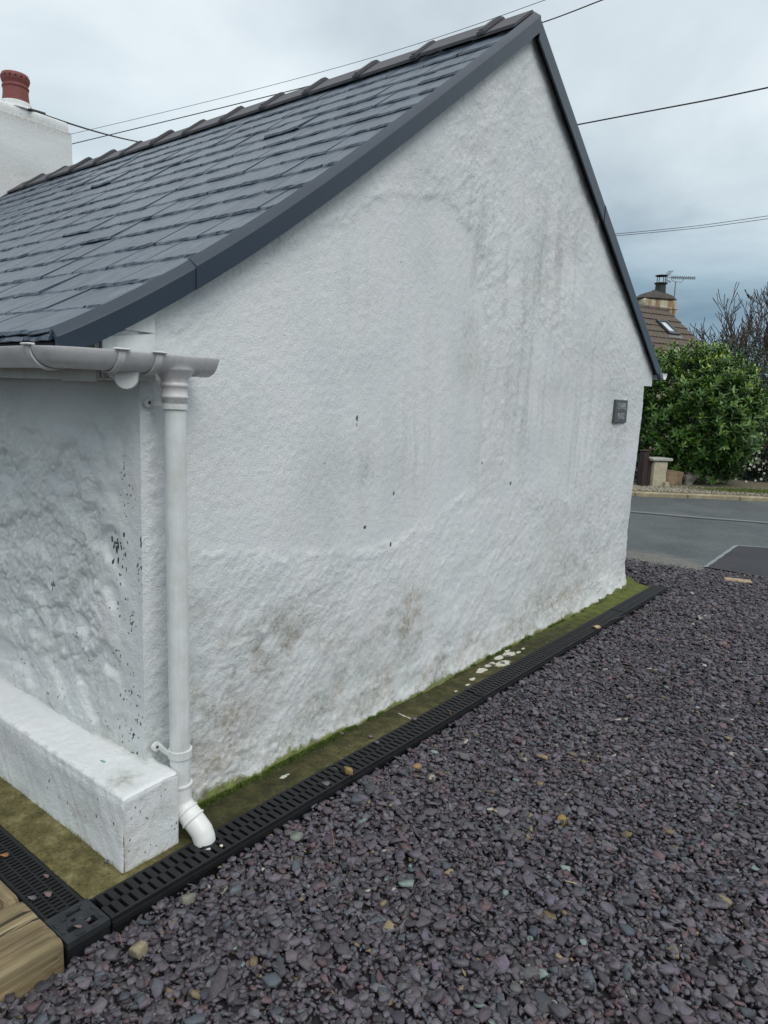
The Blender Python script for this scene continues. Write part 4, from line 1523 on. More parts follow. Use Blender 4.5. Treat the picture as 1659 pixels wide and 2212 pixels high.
Fq += [[0, 2 * k, 3 * k, k], [k - 1, 2 * k - 1, 4 * k - 1, 3 * k - 1]]
e_.add(V, Fq)
e_.build('ridge_tile', M_ridge, roof)
# mortar filling the open end
mo = MB()
mo.prism([(APY - .085, APZ - .035), (APY + .085, APZ - .035), (APY + .012, APZ + .022), (APY - .012, APZ + .030)], -.06, .012, 'x')
mo.build('ridge_mortar', M_mortar, roof)


# verge trims: top flange and outside face, following the slope, with a cap joint on the near side
def verge(pts, x_in=.010, x_out=.048, drop=.060, rise=.025, endcut=None):
    """pts (y,z) along the slate surface; L profile with thickness"""
    P = np.array(pts)
    T = np.gradient(P, axis=0)
    T /= np.linalg.norm(T, axis=1)[:, None]
    Nn = np.stack([-T[:, 1], T[:, 0]], -1)
    if Nn[0, 1] < 0:
        Nn = -Nn
    prof = [(x_in, .012), (x_in + .001, rise + .004), (x_in + .006, rise + .006), (x_out - .003, rise - .014), (x_out, rise - .018), (x_out, rise - .012 - drop), (x_out - .010, rise - .012 - drop), (x_out - .010, rise - .030), (x_in + .006, rise - .002)]
    V = []
    k = len(prof)
    for i in range(len(P)):
        for (x, h) in prof:
            V.append((x, P[i][0], P[i][1] + h / Nn[i][1]))
    Fv = [[i * k + j, i * k + (j + 1) % k, (i + 1) * k + (j + 1) % k, (i + 1) * k + j] for i in range(len(P) - 1) for j in range(k)]
    Fv += [list(range(k))[::-1], list(range((len(P) - 1) * k, len(P) * k))]
    return MB().add(V, Fv)


def seg(y0, y1, n=14):
    yy = np.linspace(y0, y1, n)
    return np.stack([yy, np.interp(yy, RPs[:, 0], RPs[:, 1])], -1)


vt = link('verge_trim', None, roof)
bpy.data.objects.remove(vt, do_unlink=True)
s_low = seg(-.272, .182)
dlow = (s_low[1] - s_low[0])
m_ = verge(s_low).mesh('verge_trim', M_verge)
auto_smooth(m_, 30)
link('verge_trim', m_, roof)
m_ = verge(seg(.168, APY, 40), x_in=.008, x_out=.0515, rise=.029, drop=.064).mesh('verge_trim', M_verge)
auto_smooth(m_, 30)
link('verge_trim', m_, roof)
yy = np.linspace(APY + .001, 3.3, 16)
m_ = verge(np.stack([yy, roofz(yy)], -1), x_out=.0495, rise=.022, drop=.085).mesh('verge_trim', M_verge)
auto_smooth(m_, 30)
link('verge_trim', m_, roof)
yy = np.linspace(3.31, 4.765, 16)
m_ = verge(np.stack([yy, roofz(yy)], -1), x_out=.051, rise=.024, drop=.085).mesh('verge_trim', M_verge)
auto_smooth(m_, 30)
link('verge_trim', m_, roof)
# left-hand verge strip at the chimney, with lead
m_ = verge(seg(-.27, APY - .05, 30), x_in=-.02, x_out=.02).mesh('verge_strip', M_verge)
auto_smooth(m_, 30)
link('verge_strip', m_, roof, Matrix.Translation((XL - .01, 0, .004)))

# ---- boxed eaves ---------------------------------------------------------------
eb = MB()
EY, EZ = -.122, 1.463
eb.prism([(EY, EZ), (-.004, EZ), (-.004, EZ + .16), (EY, 1.575)], -6.0, 0.004, 'x')
eaves = eb.build('eaves_box', M_upvc, cot)


def under(y):
    return float(np.interp(y, RPs[:, 0], RPs[:, 1])) - .052


b1 = MB().prism([(EY - .002, 1.466), (.046, 1.461), (.046, 1.604), (EY - .002, under(EY) if under(EY) < 1.604 else 1.604)], .005, .0125, 'x')
b1.build('box_end', M_upvc, eaves)
b2 = MB().prism([(-.11, 1.6062), (.046, 1.6062), (.046, under(.046) + .03), (-.11, under(-.11) + .03)], .005, .0115, 'x')
b2.build('box_end', M_upvc, eaves)
MB().box((-6, EY - .0125, EZ - .004), (-.002, EY - .001, EZ + .125), .003).build('fascia_board', M_upvc, eaves)
MB().box((-.19, EY - .018, EZ - .0085), (-.0, EY - .0128, EZ + .10), .002).build('fascia_joint', M_upvc, eaves)
# far eaves
fb = MB().prism([(D - .12, 1.64), (4.672, 1.645), (4.672, 1.755), (4.60, 1.83), (D - .12, 1.93)], -6, .012, 'x')
fb.build('far_eaves_box', M_upvc, cot)


def gutter_mesh(path, zr, r=.056, th=.003, seg_=10, name='gutter'):
    P = np.array(path, float)
    T = np.gradient(P, axis=0)
    T /= np.linalg.norm(T, axis=1)[:, None]
    Nn = np.stack([T[:, 1], -T[:, 0]], -1)
    V, Fv = [], []
    an = np.linspace(0, math.pi, seg_ + 1)
    prof = [(r * math.cos(a), -r * math.sin(a) * .96) for a in an]
    prof = [(r + .004, .0), (r + .004, -.004)] + prof[1:-1] + [(-r - .004, -.004), (-r - .004, 0)]
    inn = [((r - th) * math.cos(a), -(r - th) * math.sin(a) * .96) for a in an][::-1]
    prof = prof + inn
    k = len(prof)
    for i in range(len(P)):
        for (a, h) in prof:
            q = P[i] + Nn[i] * a
            V.append((q[0], q[1], zr + h))
    Fv = [[i * k + j, i * k + (j + 1) % k, (i + 1) * k + (j + 1) % k, (i + 1) * k + j] for i in range(len(P) - 1) for j in range(k)]
    Fv += [list(range(k))[::-1], list(range((len(P) - 1) * k, len(P) * k))]
    me = mesh_np(name, V, Fv, M_gutter)
    auto_smooth(me, 45)
    return me


GY, GX, GZ = -.272, .094, 1.538
path = [(-6, GY), (-1, GY), (-.02, GY)]
for q in range(13):
    a = -math.pi / 2 + math.pi / 2 * q / 12
    path.append((GX - .085 + .085 * math.cos(a), GY + .085 + .085 * math.sin(a)))
path += [(GX, -.12), (GX, .02), (GX, .128)]
gutter = link('gutter', gutter_mesh(path, GZ), cot)
# short wider spigot at the open end
link('gutter_end', gutter_mesh([(GX, .118), (GX, .150), (GX, .172)], GZ + .001, .059), gutter)


def strap(cx, cy, dx, dy, z, wd=.020):
    """bracket strap under a gutter; (dx,dy) = gutter direction"""
    mb = MB()
    nx, ny = dy, -dx
    r0, r1 = .0575, .0625
    V = []
    for q in range(15):
        a = math.pi * q / 14
        for rr_ in (r0, r1):
            for s in (-1, 1):
                o_ = rr_ * math.cos(a)
                V.append((cx + nx * o_ + dx * s * wd / 2, cy + ny * o_ + dy * s * wd / 2, z - rr_ * math.sin(a) * .97))
    Fv = []
    for q in range(14):
        b = q * 4
        Fv += [[b + 2, b + 3, b + 7, b + 6], [b, b + 4, b + 5, b + 1], [b, b + 2, b + 6, b + 4], [b + 1, b + 5, b + 7, b + 3]]
    mb.add(V, Fv)
    for sg in (1, -1):
        ox, oy = cx + nx * sg * .060, cy + ny * sg * .060
        hx, hy = abs(dx) * .022 + abs(nx) * .010, abs(dy) * .022 + abs(ny) * .010
        mb.box((ox - hx, oy - hy, z + .0005), (ox + hx, oy + hy, z + .0065), .002)
    me = mb.mesh('gutter_bracket', M_gutter)
    auto_smooth(me, 40)
    return me


for (cx, cy, dx, dy) in [(.012, GY, 1, 0), (-.42, GY, 1, 0), (-1.2, GY, 1, 0), (-2.2, GY, 1, 0), (GX, -.150, 0, 1), (GX, -.036, 0, 1)]:
    link('gutter_bracket', strap(cx, cy, dx, dy, GZ), gutter)
# far gutter stub
link('far_gutter', gutter_mesh([(-6, 4.785), (.02, 4.785), (.075, 4.785)], 1.755), cot)

# ---- downpipe -------------------------------------------------------------------
PXx, PYt, PYb = 0.094, 0.056, 0.070
dp = MB()
dp.tube([(PXx, PYt, 1.49), (PXx, PYt + .002, 1.2), (PXx, PYb - .002, .4), (PXx, PYb, .148)], .0325, 28)
dpo = dp.build('downpipe', M_upvc, cot, True)
auto_smooth(dpo.data, 40)
ol = MB().lathe([(.058, 1.498), (.050, 1.487), (.042, 1.474), (.038, 1.464), (.0385, 1.460), (.041, 1.457), (.041, 1.451), (.038, 1.448), (.038, 1.426), (.041, 1.423), (.041, 1.417), (.0375, 1.414), (.0375, 1.40)], (PXx, PYt, 0), 28)
oo = ol.build('outlet', M_gutter, dpo)
auto_smooth(oo.data, 50)


def clip(z, y):
    mb = MB()
    mb.lathe([(.0345, z - .014), (.0375, z - .013), (.0375, z + .013), (.0345, z + .014)], (PXx, y, 0), 28)
    # arm back to a lug screwed on the wall
    mb.add([(PXx - .010, y - .036, z - .007), (PXx - .010, y - .036, z + .008), (.012, y - .030, z - .006), (.012, y - .030, z + .012),
            (PXx - .010, y - .030, z - .007), (PXx - .010, y - .030, z + .008), (.012, y - .022, z - .006), (.012, y - .022, z + .012)],
           [[0, 2, 3, 1], [4, 5, 7, 6], [1, 3, 7, 5], [0, 4, 6, 2]])
    lug = [(y - .026 + .016 * math.cos(a) * 1.15 - .006, z + .003 + .015 * math.sin(a)) for a in np.linspace(0, 2 * math.pi, 17)[:-1]]
    mb.prism(lug, .006, .016, 'x')
    o = mb.build('pipe_clip', M_upvc, dpo)
    auto_smooth(o.data, 40)
    sc = MB().prism([(y - .034 + .0045 * math.cos(a), z + .003 + .0045 * math.sin(a)) for a in np.linspace(0, 2 * math.pi, 9)[:-1]], .0162, .0185, 'x')
    sc.build('clip_screw', M_screw, dpo)


clip(1.397, PYt)
clip(.283, PYb)
# shoe: socket, 45 degree leg with ribs, mouth over the grating
shp = [(PXx, PYb, .172), (PXx, PYb, .128)]
c_ = [(PXx, PYb, .128), (PXx + .001, PYb + .001, .112), (PXx + .010, PYb + .003, .096), (PXx + .026, PYb + .007, .080), (PXx + .050, PYb + .012, .062), (PXx + .068, PYb + .016, .047), (PXx + .085, PYb + .020, .031), (PXx + .094, PYb + .022, .012), (PXx + .096, PYb + .0225, -.004)]
sh = MB()
P = [(PXx, PYb, .178), (PXx, PYb, .176), (PXx, PYb, .168), (PXx, PYb, .165), (PXx, PYb, .135)] + c_[1:]
R = [.0335, .0385, .0385, .0362, .0362] + [.0362] * (len(c_) - 1)
# widen: sampled path with ribs
Pn = resample(P, .0035)
ss = np.arange(len(Pn)) * .0035
Rn = np.full(len(Pn), .0355)
Rn[ss < .010] = .0385
for s_c in (.104, .138):
    Rn += .0042 * np.exp(-((ss - s_c) / .0042) ** 4)
Rn += .0015 * ((ss > .10) & (ss < .142))
sh.tube([tuple(p) for p in Pn], list(Rn), 28)
so_ = sh.build('shoe', M_shoe, dpo)
auto_smooth(so_.data, 50)

# ---- name plate ------------------------------------------------------------------
p00, p10, p01, p11 = on(1328, 865, 'x', .012), on(1353, 862, 'x', .012), on(1322, 915, 'x', .012), on(1349, 912, 'x', .012)
pl_y0, pl_y1, pl_z0, pl_z1 = 3.885, 4.130, 1.350, 1.518
np_ = MB().box((.002, pl_y0, pl_z0), (.022, pl_y1, pl_z1), .003).build('name_plate', M_plate, cot)
np_['label'] = 'small grey slate name plate with worn lettering'


def text(body, y, z, size, sx):
    cu = bpy.data.curves.new('lettering', 'FONT')
    cu.body = body
    cu.size = size
    cu.extrude = .0004
    cu.align_x = 'CENTER'
    cu.align_y = 'CENTER'
    cu.resolution_u = 3
    o = bpy.data.objects.new('tmp_text', cu)
    COL.objects.link(o)
    bpy.context.view_layer.update()
    me = bpy.data.meshes.new_from_object(o.evaluated_get(bpy.context.evaluated_depsgraph_get()))
    bpy.data.objects.remove(o, do_unlink=True)
    me.name = 'lettering'
    me.materials.clear()
    me.materials.append(M_letter)
    link('lettering', me, np_, Matrix.Translation((.0226, y, z)) @ Matrix.Rotation(math.pi / 2, 4, 'Z') @ Matrix.Rotation(math.pi / 2, 4, 'X') @ Matrix.Diagonal((sx, 1, 1, 1)))


text('CHAPEL', (pl_y0 + pl_y1) / 2 + .006, 1.470, .064, .78)
text('PLACE', (pl_y0 + pl_y1) / 2 + .002, 1.398, .060, .80)

# ---- chimney -----------------------------------------------------------------------
CX0, CX1, CY0, CY1, CZ = -6.02, -5.44, 1.62, 2.75, 4.05
cs = MB()
V, Fv = [], []
lev = [(2.6, 0), (3.2, 0), (3.60, 0), (4.005, 0), (4.015, -.018), (4.09, -.022), (4.105, -.035), (4.13, -.16)]
n_per = 40


def rrect(x0, x1, y0, y1, n):
    out = []
    for (a, b) in (((x0, y0), (x1, y0)), ((x1, y0), (x1, y1)), ((x1, y1), (x0, y1)), ((x0, y1), (x0, y0))):
        for q in range(n // 4):
            t = q / (n // 4)
            out.append((a[0] + (b[0] - a[0]) * t, a[1] + (b[1] - a[1]) * t))
    return out


lv = []
for k in range(len(lev) - 1):
    (za, ia), (zb, ib) = lev[k], lev[k + 1]
    m2 = 10 if zb - za > .2 else 2
    for q in range(m2):
        t = q / m2
        lv.append((za + (zb - za) * t, ia + (ib - ia) * t))
lv.append(lev[-1])
for (z, inset) in lv:
    for (x, y) in rrect(CX0 - inset, CX1 + inset, CY0 - inset, CY1 + inset, n_per):
        w1 = .010 * float(fbm(np.array(x * 4 + y * 4), np.array(z * 4), 120, 3))
        V.append((x + w1, y + w1 * .7, z))
for r_ in range(len(lv) - 1):
    for j in range(n_per):
        Fv.append([r_ * n_per + j, r_ * n_per + (j + 1) % n_per, (r_ + 1) * n_per + (j + 1) % n_per, (r_ + 1) * n_per + j])
Fv.append(list(range((len(lv) - 1) * n_per, len(lv) * n_per)))
nv = len(V)
zz = np.array([v[2] for v in V])
me = mesh_np('chimney', V, Fv, M_wall, False, {'dirt': np.clip(.12 + .5 * np.exp(-((zz - 4.0) / .05) ** 2) + .3 * np.exp(-((zz - 3.45) / .12) ** 2), 0, 1), 'moss': np.zeros(nv), 'chip': np.zeros(nv), 'rough': np.full(nv, .35)})
auto_smooth(me, 40)
chim = link('chimney', me, cot)
pc = ((CX0 + CX1) / 2 + .09, 2.30)
fl = MB().lathe([(.20, 4.10), (.165, 4.118), (.148, 4.135), (.142, 4.16), (.138, 4.18)], (pc[0], pc[1], 0), 24)
fo = fl.build('flaunching', M_wall, chim, True)
for k, v in (('dirt', .3), ('moss', 0), ('chip', 0), ('rough', .3)):
    a = fo.data.attributes.new(k, 'FLOAT', 'POINT')
    a.data.foreach_set('value', np.full(len(fo.data.vertices), v, np.float32))
pot = MB().lathe([(.130, 4.15), (.128, 4.17), (.116, 4.28), (.114, 4.335), (.113, 4.34), (.121, 4.345), (.121, 4.358), (.112, 4.364), (.113, 4.38), (.122, 4.395), (.130, 4.42), (.130, 4.445), (.120, 4.468), (.100, 4.475), (.092, 4.46), (.090, 4.40)], (pc[0], pc[1], -.03), 36, cap=False)
po = pot.build('chimney_pot', M_pot, chim, True)
for k in range(16):
    a = 2 * math.pi * k / 16
    c = Vector((pc[0] + .1295 * math.cos(a), pc[1] + .1295 * math.sin(a), 4.40))
    Mx = Matrix.Translation(c) @ Matrix.Rotation(a, 4, 'Z') @ Matrix.Rotation(math.pi / 2, 4, 'Y')
    MB().add([tuple(Mx @ Vector((.0095 * math.cos(t), .0095 * math.sin(t), zq))) for zq in (-.004, .002) for t in np.linspace(0, 2 * math.pi, 9)[:-1]], [[j, (j + 1) % 8, 8 + (j + 1) % 8, 8 + j] for j in range(8)] + [list(range(8, 16))]).build('vent_hole', M_dark, chim)

# ---- small white fitting under the gutter return --------------------------------------
ft = thing('security_light', 'small white plastic fitting with rounded end under the gutter corner', 'light fitting', (.03, -.08, 1.44))
uv_ = Vector((.80, -.60, 0))
rt_ = Vector((.60, .80, 0))
cpt = Vector((.060, -.078, 1.474))
shape = [(1.15 * a_, 1.15 * b_) for a_, b_ in [(-.028, .024), (.024, .024), (.030, .018), (.030, .006), (.0275, -.002)] + [(.0275 * math.cos(a), -.006 + .0275 * math.sin(a)) for a in np.linspace(0, -math.pi, 12)] + [(-.028, -.002)]]
V = []
for dpt in (0, .034, .037):
    sc = .94 if dpt == .037 else 1
    for (a, h) in shape:
        p = cpt + rt_ * (a * sc) + uv_ * dpt + Vector((0, 0, h * sc))
        V.append(tuple(p))
k = len(shape)
Fv = [list(range(k))[::-1], list(range(2 * k, 3 * k))] + [[r_ * k + j, r_ * k + (j + 1) % k, (r_ + 1) * k + (j + 1) % k, (r_ + 1) * k + j] for r_ in range(2) for j in range(k)]
lf = MB().add(V, Fv).build('lamp_head', M_shoe, ft)
auto_smooth(lf.data, 40)
kn = MB()
kc = cpt - rt_ * .036 + uv_ * .010 + Vector((0, 0, .010))
kn.lathe([(.001, -.018), (.009, -.016), (.0145, -.010), (.017, 0), (.0145, .010), (.009, .016), (.001, .018)], (kc.x, kc.y, kc.z), 18)
ko = kn.build('swivel_knob', M_upvc, ft, True)
MB().tube([tuple(kc), (.022, -.085, 1.474), (.012, -.118, 1.474), (.0125, -.121, 1.474)], .014, 12).build('arm', M_gutter, ft, True)

# ================================================================== WIRES
def wire(name, pts, r, label, group=None):
    P = np.array([pxd(u, v, dd) for (u, v, dd) in pts])
    n = len(P)
    t = np.linspace(0, 1, n)
    q = np.linspace(0, 1, 60)
    # smooth polynomial through the points
    deg = min(n - 1, 3)
    co = [np.polyfit(t, P[:, k], deg) for k in range(3)]
    C_ = np.stack([np.polyval(c, q) for c in co], -1)
    return MB().tube([tuple(p) for p in C_], r, 6).build(name, M_wire, smooth=True, label=label, cat='cable', group=group)


wire('overhead_cable', [(-900, 520, 26), (155, 290, 22), (700, 150, 18), (1195, 0, 15), (1700, -180, 12)], .006, 'thin overhead wire passing above the ridge from the chimney', 'overhead cables')
wire('overhead_cable', [(-900, 560, 24), (155, 310, 20), (820, 152, 16), (1165, 43, 14), (1315, 0, 13), (1800, -160, 10)], .011, 'thicker overhead cable that dips behind the roof apex', 'overhead cables')
wire('overhead_cable', [(600, 395, 15), (1245, 270, 12), (1450, 231, 11), (1659, 190, 10), (2100, 95, 9)], .011, 'thick twisted overhead cable right of the gable slope', 'overhead cables')
wire('overhead_cable', [(900, 545, 17), (1325, 506, 15), (1490, 489, 14.4), (1659, 467, 13.8), (2100, 405, 12)], .0055, 'upper of two thin parallel wires low in the right sky', 'overhead cables')
wire('overhead_cable', [(900, 549, 17), (1325, 510, 15), (1490, 494, 14.4), (1659, 473, 13.8), (2100, 413, 12)], .0055, 'lower of two thin parallel wires low in the right sky', 'overhead cables')
cbp = pxd(60, 235, 1)
q0 = on(62, 236, 'x', CX1 + .02)
q1 = q0 + (pxd(320, 310, 10.5) - q0)
tdir = q1 - q0
mb = MB()
mb.tube([tuple(q0 + tdir * t - np.array([0, 0, .10]) * (4 * t * (1 - t)) * 0.35) for t in np.linspace(0, 1.5, 30)], .009, 6)
mb.tube([tuple(q0 + tdir * .0 + np.array([-.10, -.07, .03])), tuple(q0 + tdir * .04), tuple(q0 + tdir * .09)], .014, 6)
mb.build('chimney_cable', M_wire, smooth=True, label='black cable clamped to the white chimney stack and running over the ridge', cat='cable')

# ================================================================== ACROSS THE ROAD
zv = 0.075


def gp(u, v, z=zv):
    return on(u, v, 'z', z)


# gate post
pA, pB = gp(1383, 1050), gp(1406, 1050)
ux = (pB - pA)
wdt = np.linalg.norm(ux)
ux /= wdt
uy = np.array([-ux[1], ux[0], 0])
ang = math.atan2(ux[1], ux[0])


def loc_frame(p, z=zv):
    return Matrix.Translation((p[0], p[1], z)) @ Matrix.Rotation(ang, 4, 'Z')


dep = (pA - CAM) @ FW
px2m = dep / FPX
gpost = thing('gate_post', 'dark brown square gate post beside the cream pillar', 'gate post', tuple(pA))
hp = 78 * px2m
MB().box((0.02, 0, -.05), (0.145, .12, hp - .03), .008, loc_frame(pA)).build('post', M_post, gpost)
MB().box((0.0, -.015, hp - .0295), (0.165, .135, hp), .012, loc_frame(pA)).build('post_cap', M_post, gpost)
MB().box((0.149, 0.0, -.05), (0.215, .10, hp * .76), .006, loc_frame(pA)).build('closing_board', M_post, gpost)
# iron gate, mostly hidden by the cottage
gt = thing('iron_gate', 'black iron bar gate beyond the corner of the cottage', 'gate', tuple(pA - ux * .5))
gh = hp * .88
for zz_ in (.06, gh * .5, gh - .04):
    MB().box((-1.0, .05, zz_), (-.02, .075, zz_ + .03), 0, loc_frame(pA)).build('rail', M_iron, gt)
for k in range(13):
    MB().box((-.98 + k * .078, .054, .03), (-.962 + k * .078, .072, gh), 0, loc_frame(pA)).build('bar', M_iron, gt)
# pillar
pP = gp(1407, 1051)
pil = thing('wall_pillar', 'cream roughcast wall pillar with grey coping under the laurel', 'pillar', tuple(pP))
ph = 55 * px2m


def rough_box(lo, hi, n, amp, seed, M, m, name, parent, **kw):
    """box as a subdivided, displaced surface"""
    import itertools
    lo, hi = np.array(lo, float), np.array(hi, float)
    V, Fv = [], []
    for axn in range(3):
        for sgn in (0, 1):
            a1, a2 = [k for k in range(3) if k != axn]
            b0 = len(V)
            for q in range(n + 1):
                for r_ in range(n + 1):
                    p = np.zeros(3)
                    p[axn] = hi[axn] if sgn else lo[axn]
                    p[a1] = lo[a1] + (hi[a1] - lo[a1]) * q / n
                    p[a2] = lo[a2] + (hi[a2] - lo[a2]) * r_ / n
                    c_ = (lo + hi) / 2
                    w_ = (p - c_) / ((hi - lo) / 2)
                    rnd = 1 - .06 * max(0, sorted(abs(w_))[1] - .8) / .2
                    k_ = amp * float(fbm(np.array(p[0] * 6 + p[2] * 3.1), np.array(p[1] * 6 + p[2] * 6), seed, 3))
                    pp = c_ + (p - c_) * rnd * (1 + k_)
                    V.append(tuple(M @ Vector(pp)))
            for q in range(n):
                for r_ in range(n):
                    a = b0 + q * (n + 1) + r_
                    f = [a, a + 1, a + n + 2, a + n + 1]
                    flip = (axn == 1) ^ (sgn == 0)
                    Fv.append(f if (axn, sgn) in ((0, 1), (1, 0), (2, 1)) else f[::-1])
    me = mesh_np(name, V, Fv, m)
    auto_smooth(me, 50)
    return link(name, me, parent, **kw)


rough_box((0.02, 0, -.05), (.335, .30, ph), 8, .06, 131, loc_frame(pP), M_harl, 'shaft', pil)
MB().box((-.04, -.03, ph + .002), (.42, .34, ph + .055), .012, loc_frame(pP)).build('coping', M_coping, pil)
# brown stone block and lichened boulder under the hedge
pS = gp(1439, 1049.5)
rough_box((0, .02, -.05), (.40, .36, .27), 9, .16, 141, loc_frame(pS), M_stone, 'stone_block', None, label='brown weathered stone block low under the laurel', cat='stone')
pL = gp(1484, 1048)
rough_box((0, .04, -.05), (.22, .27, .19), 8, .35, 151, loc_frame(pL), M_lichen, 'boulder', None, label='grey lichened boulder right of the brown stone block', cat='stone')
pL2 = gp(1437, 1052)
rough_box((0, .0, -.03), (.10, .10, .09), 6, .35, 155, loc_frame(pL2), M_harl, 'boulder', None, label='small pale stone at the foot of the cream pillar', cat='stone')
# stone threshold in front of the gate
pT = gp(1372, 1056, .07)
rough_box((-.6, -.12, -.05), (.36, .20, .012), 8, .05, 161, loc_frame(pT, .07), simple('threshold_stone', (.19, .17, .11), .85, .3, 10, .4, .006), 'threshold_slab', None, label='mossy stone threshold slab below the gate post', cat='slab')

# pebbles on the verge
xv, yv_, zv_ = [], [], []
for _ in range(5200):
    u = random.uniform(1365, 1690)
    off = random.uniform(.13, 1.15)
    k_ = random.randrange(len(KK) - 1)
kx0 = np.interp(np.linspace(0, 1, 5200), [0, 1], [0, 1])
kd = np.gradient(KK, axis=0)
kd /= np.linalg.norm(kd, axis=1)[:, None]
selk = np.where((KK[:, 0] > -3.2) & (KK[:, 0] < 2.5))[0]
pk_ = rng.choice(selk, 7000)
of = rng.uniform(.135, 1.25, 7000)
xv = KK[pk_, 0] - kd[pk_, 1] * of + rng.uniform(-.06, .06, 7000)
yv_ = KK[pk_, 1] + kd[pk_, 0] * of + rng.uniform(-.06, .06, 7000)
nP = len(xv)
pcs = np.array([0.30, 0.275, 0.215]) * rng.uniform(.4, 1.55, (nP, 1)) * (1 + rng.normal(0, .06, (nP, 3)))
sz = rng.uniform(.008, .019, nP)
V, F, C = stones(xv, yv_, np.full(nP, .078), sz, sz * .5, np.abs(rng.normal(0, .3, nP)), pcs, 5, None, 2)
link('verge_pebbles', mesh_np('verge_pebbles', V, F, M_gravel, False, None, {'col': C}), kind='stuff', label='pale loose pebbles on the verge behind the kerb', cat='gravel')


# grass tuft on the verge
def blades(n, fpos, h, wd, seed):
    r = np.random.default_rng(seed)
    P = fpos(r, n)
    hh = h * r.uniform(.5, 1.2, n)
    a = r.uniform(0, 6.28, n)
    ln = r.uniform(.1, .6, n) * hh
    la = r.uniform(0, 6.28, n)
    sx, sy = np.cos(a) * wd, np.sin(a) * wd
    b0 = np.stack([P[:, 0] - sx, P[:, 1] - sy, P[:, 2]], -1)
    b1 = np.stack([P[:, 0] + sx, P[:, 1] + sy, P[:, 2]], -1)
    m1 = np.stack([P[:, 0] + ln * .35 * np.cos(la) + sx * .6, P[:, 1] + ln * .35 * np.sin(la) + sy * .6, P[:, 2] + hh * .6], -1)
    tp = np.stack([P[:, 0] + ln * np.cos(la), P[:, 1] + ln * np.sin(la), P[:, 2] + hh], -1)
    V = np.stack([b0, b1, m1, tp], 1).reshape(-1, 3)
    i = np.arange(n)[:, None] * 4
    F = np.concatenate([i + np.array([[0, 1, 2]]), i + np.array([[0, 2, 3]])])
    tone = np.repeat(r.random(n), 4)
    return V, F, tone


tcen = gp(1625, 1062, .08)


def tuft(r, n):
    a = r.normal(0, 1, (n, 2))
    along = kd[selk[len(selk) // 2]]
    P = tcen[:2] + a[:, :1] * along * .55 + a[:, 1:] * np.array([-along[1], along[0]]) * .16
    return np.concatenate([P, np.full((n, 1), .07)], 1)


V, F, tone = blades(2600, tuft, .06, .0035, 8)
link('verge_grass', mesh_np('verge_grass', V, F, M_grass, False, {'tone': tone}), kind='stuff', label='low patch of bright grass on the pebbled verge', cat='grass')


# ------------------------------------------------------------------ leaves
def leaf_mesh(L, W, fold, curl, m, tone):
    """pointed blade along +y, folded on the midrib"""
    rows = [(0, .12), (.28, .85), (.68, .85), (1.0, 0.04)] if L > .1 else [(0, .2), (.5, 1.0), (1.0, .05)]
    V, Fv = [], []
    for (t, k) in rows:
        z = -curl * t * t * L
        V += [(-W / 2 * k, t * L, z + fold * W * k), (0, t * L, z), (W / 2 * k, t * L, z + fold * W * k)]
    for i in range(len(rows) - 1):
        Fv += [[3 * i, 3 * i + 1, 3 * i + 4, 3 * i + 3], [3 * i + 1, 3 * i + 2, 3 * i + 5, 3 * i + 4]]
    me = mesh_np('leaf', V, Fv, m, True, {'tone': np.full(len(V), tone)})
    return me


def orient(pos, d, up, s):
    d = np.array(d, float)
    d /= np.linalg.norm(d)
    u = np.array(up, float)
    u = u - d * (u @ d)
    u /= np.linalg.norm(u) + 1e-9
    x = np.cross(d, u)
    return np.array([[x[0] * s, d[0] * s, u[0] * s, pos[0]], [x[1] * s, d[1] * s, u[1] * s, pos[1]], [x[2] * s, d[2] * s, u[2] * s, pos[2]], [0, 0, 0, 1]])


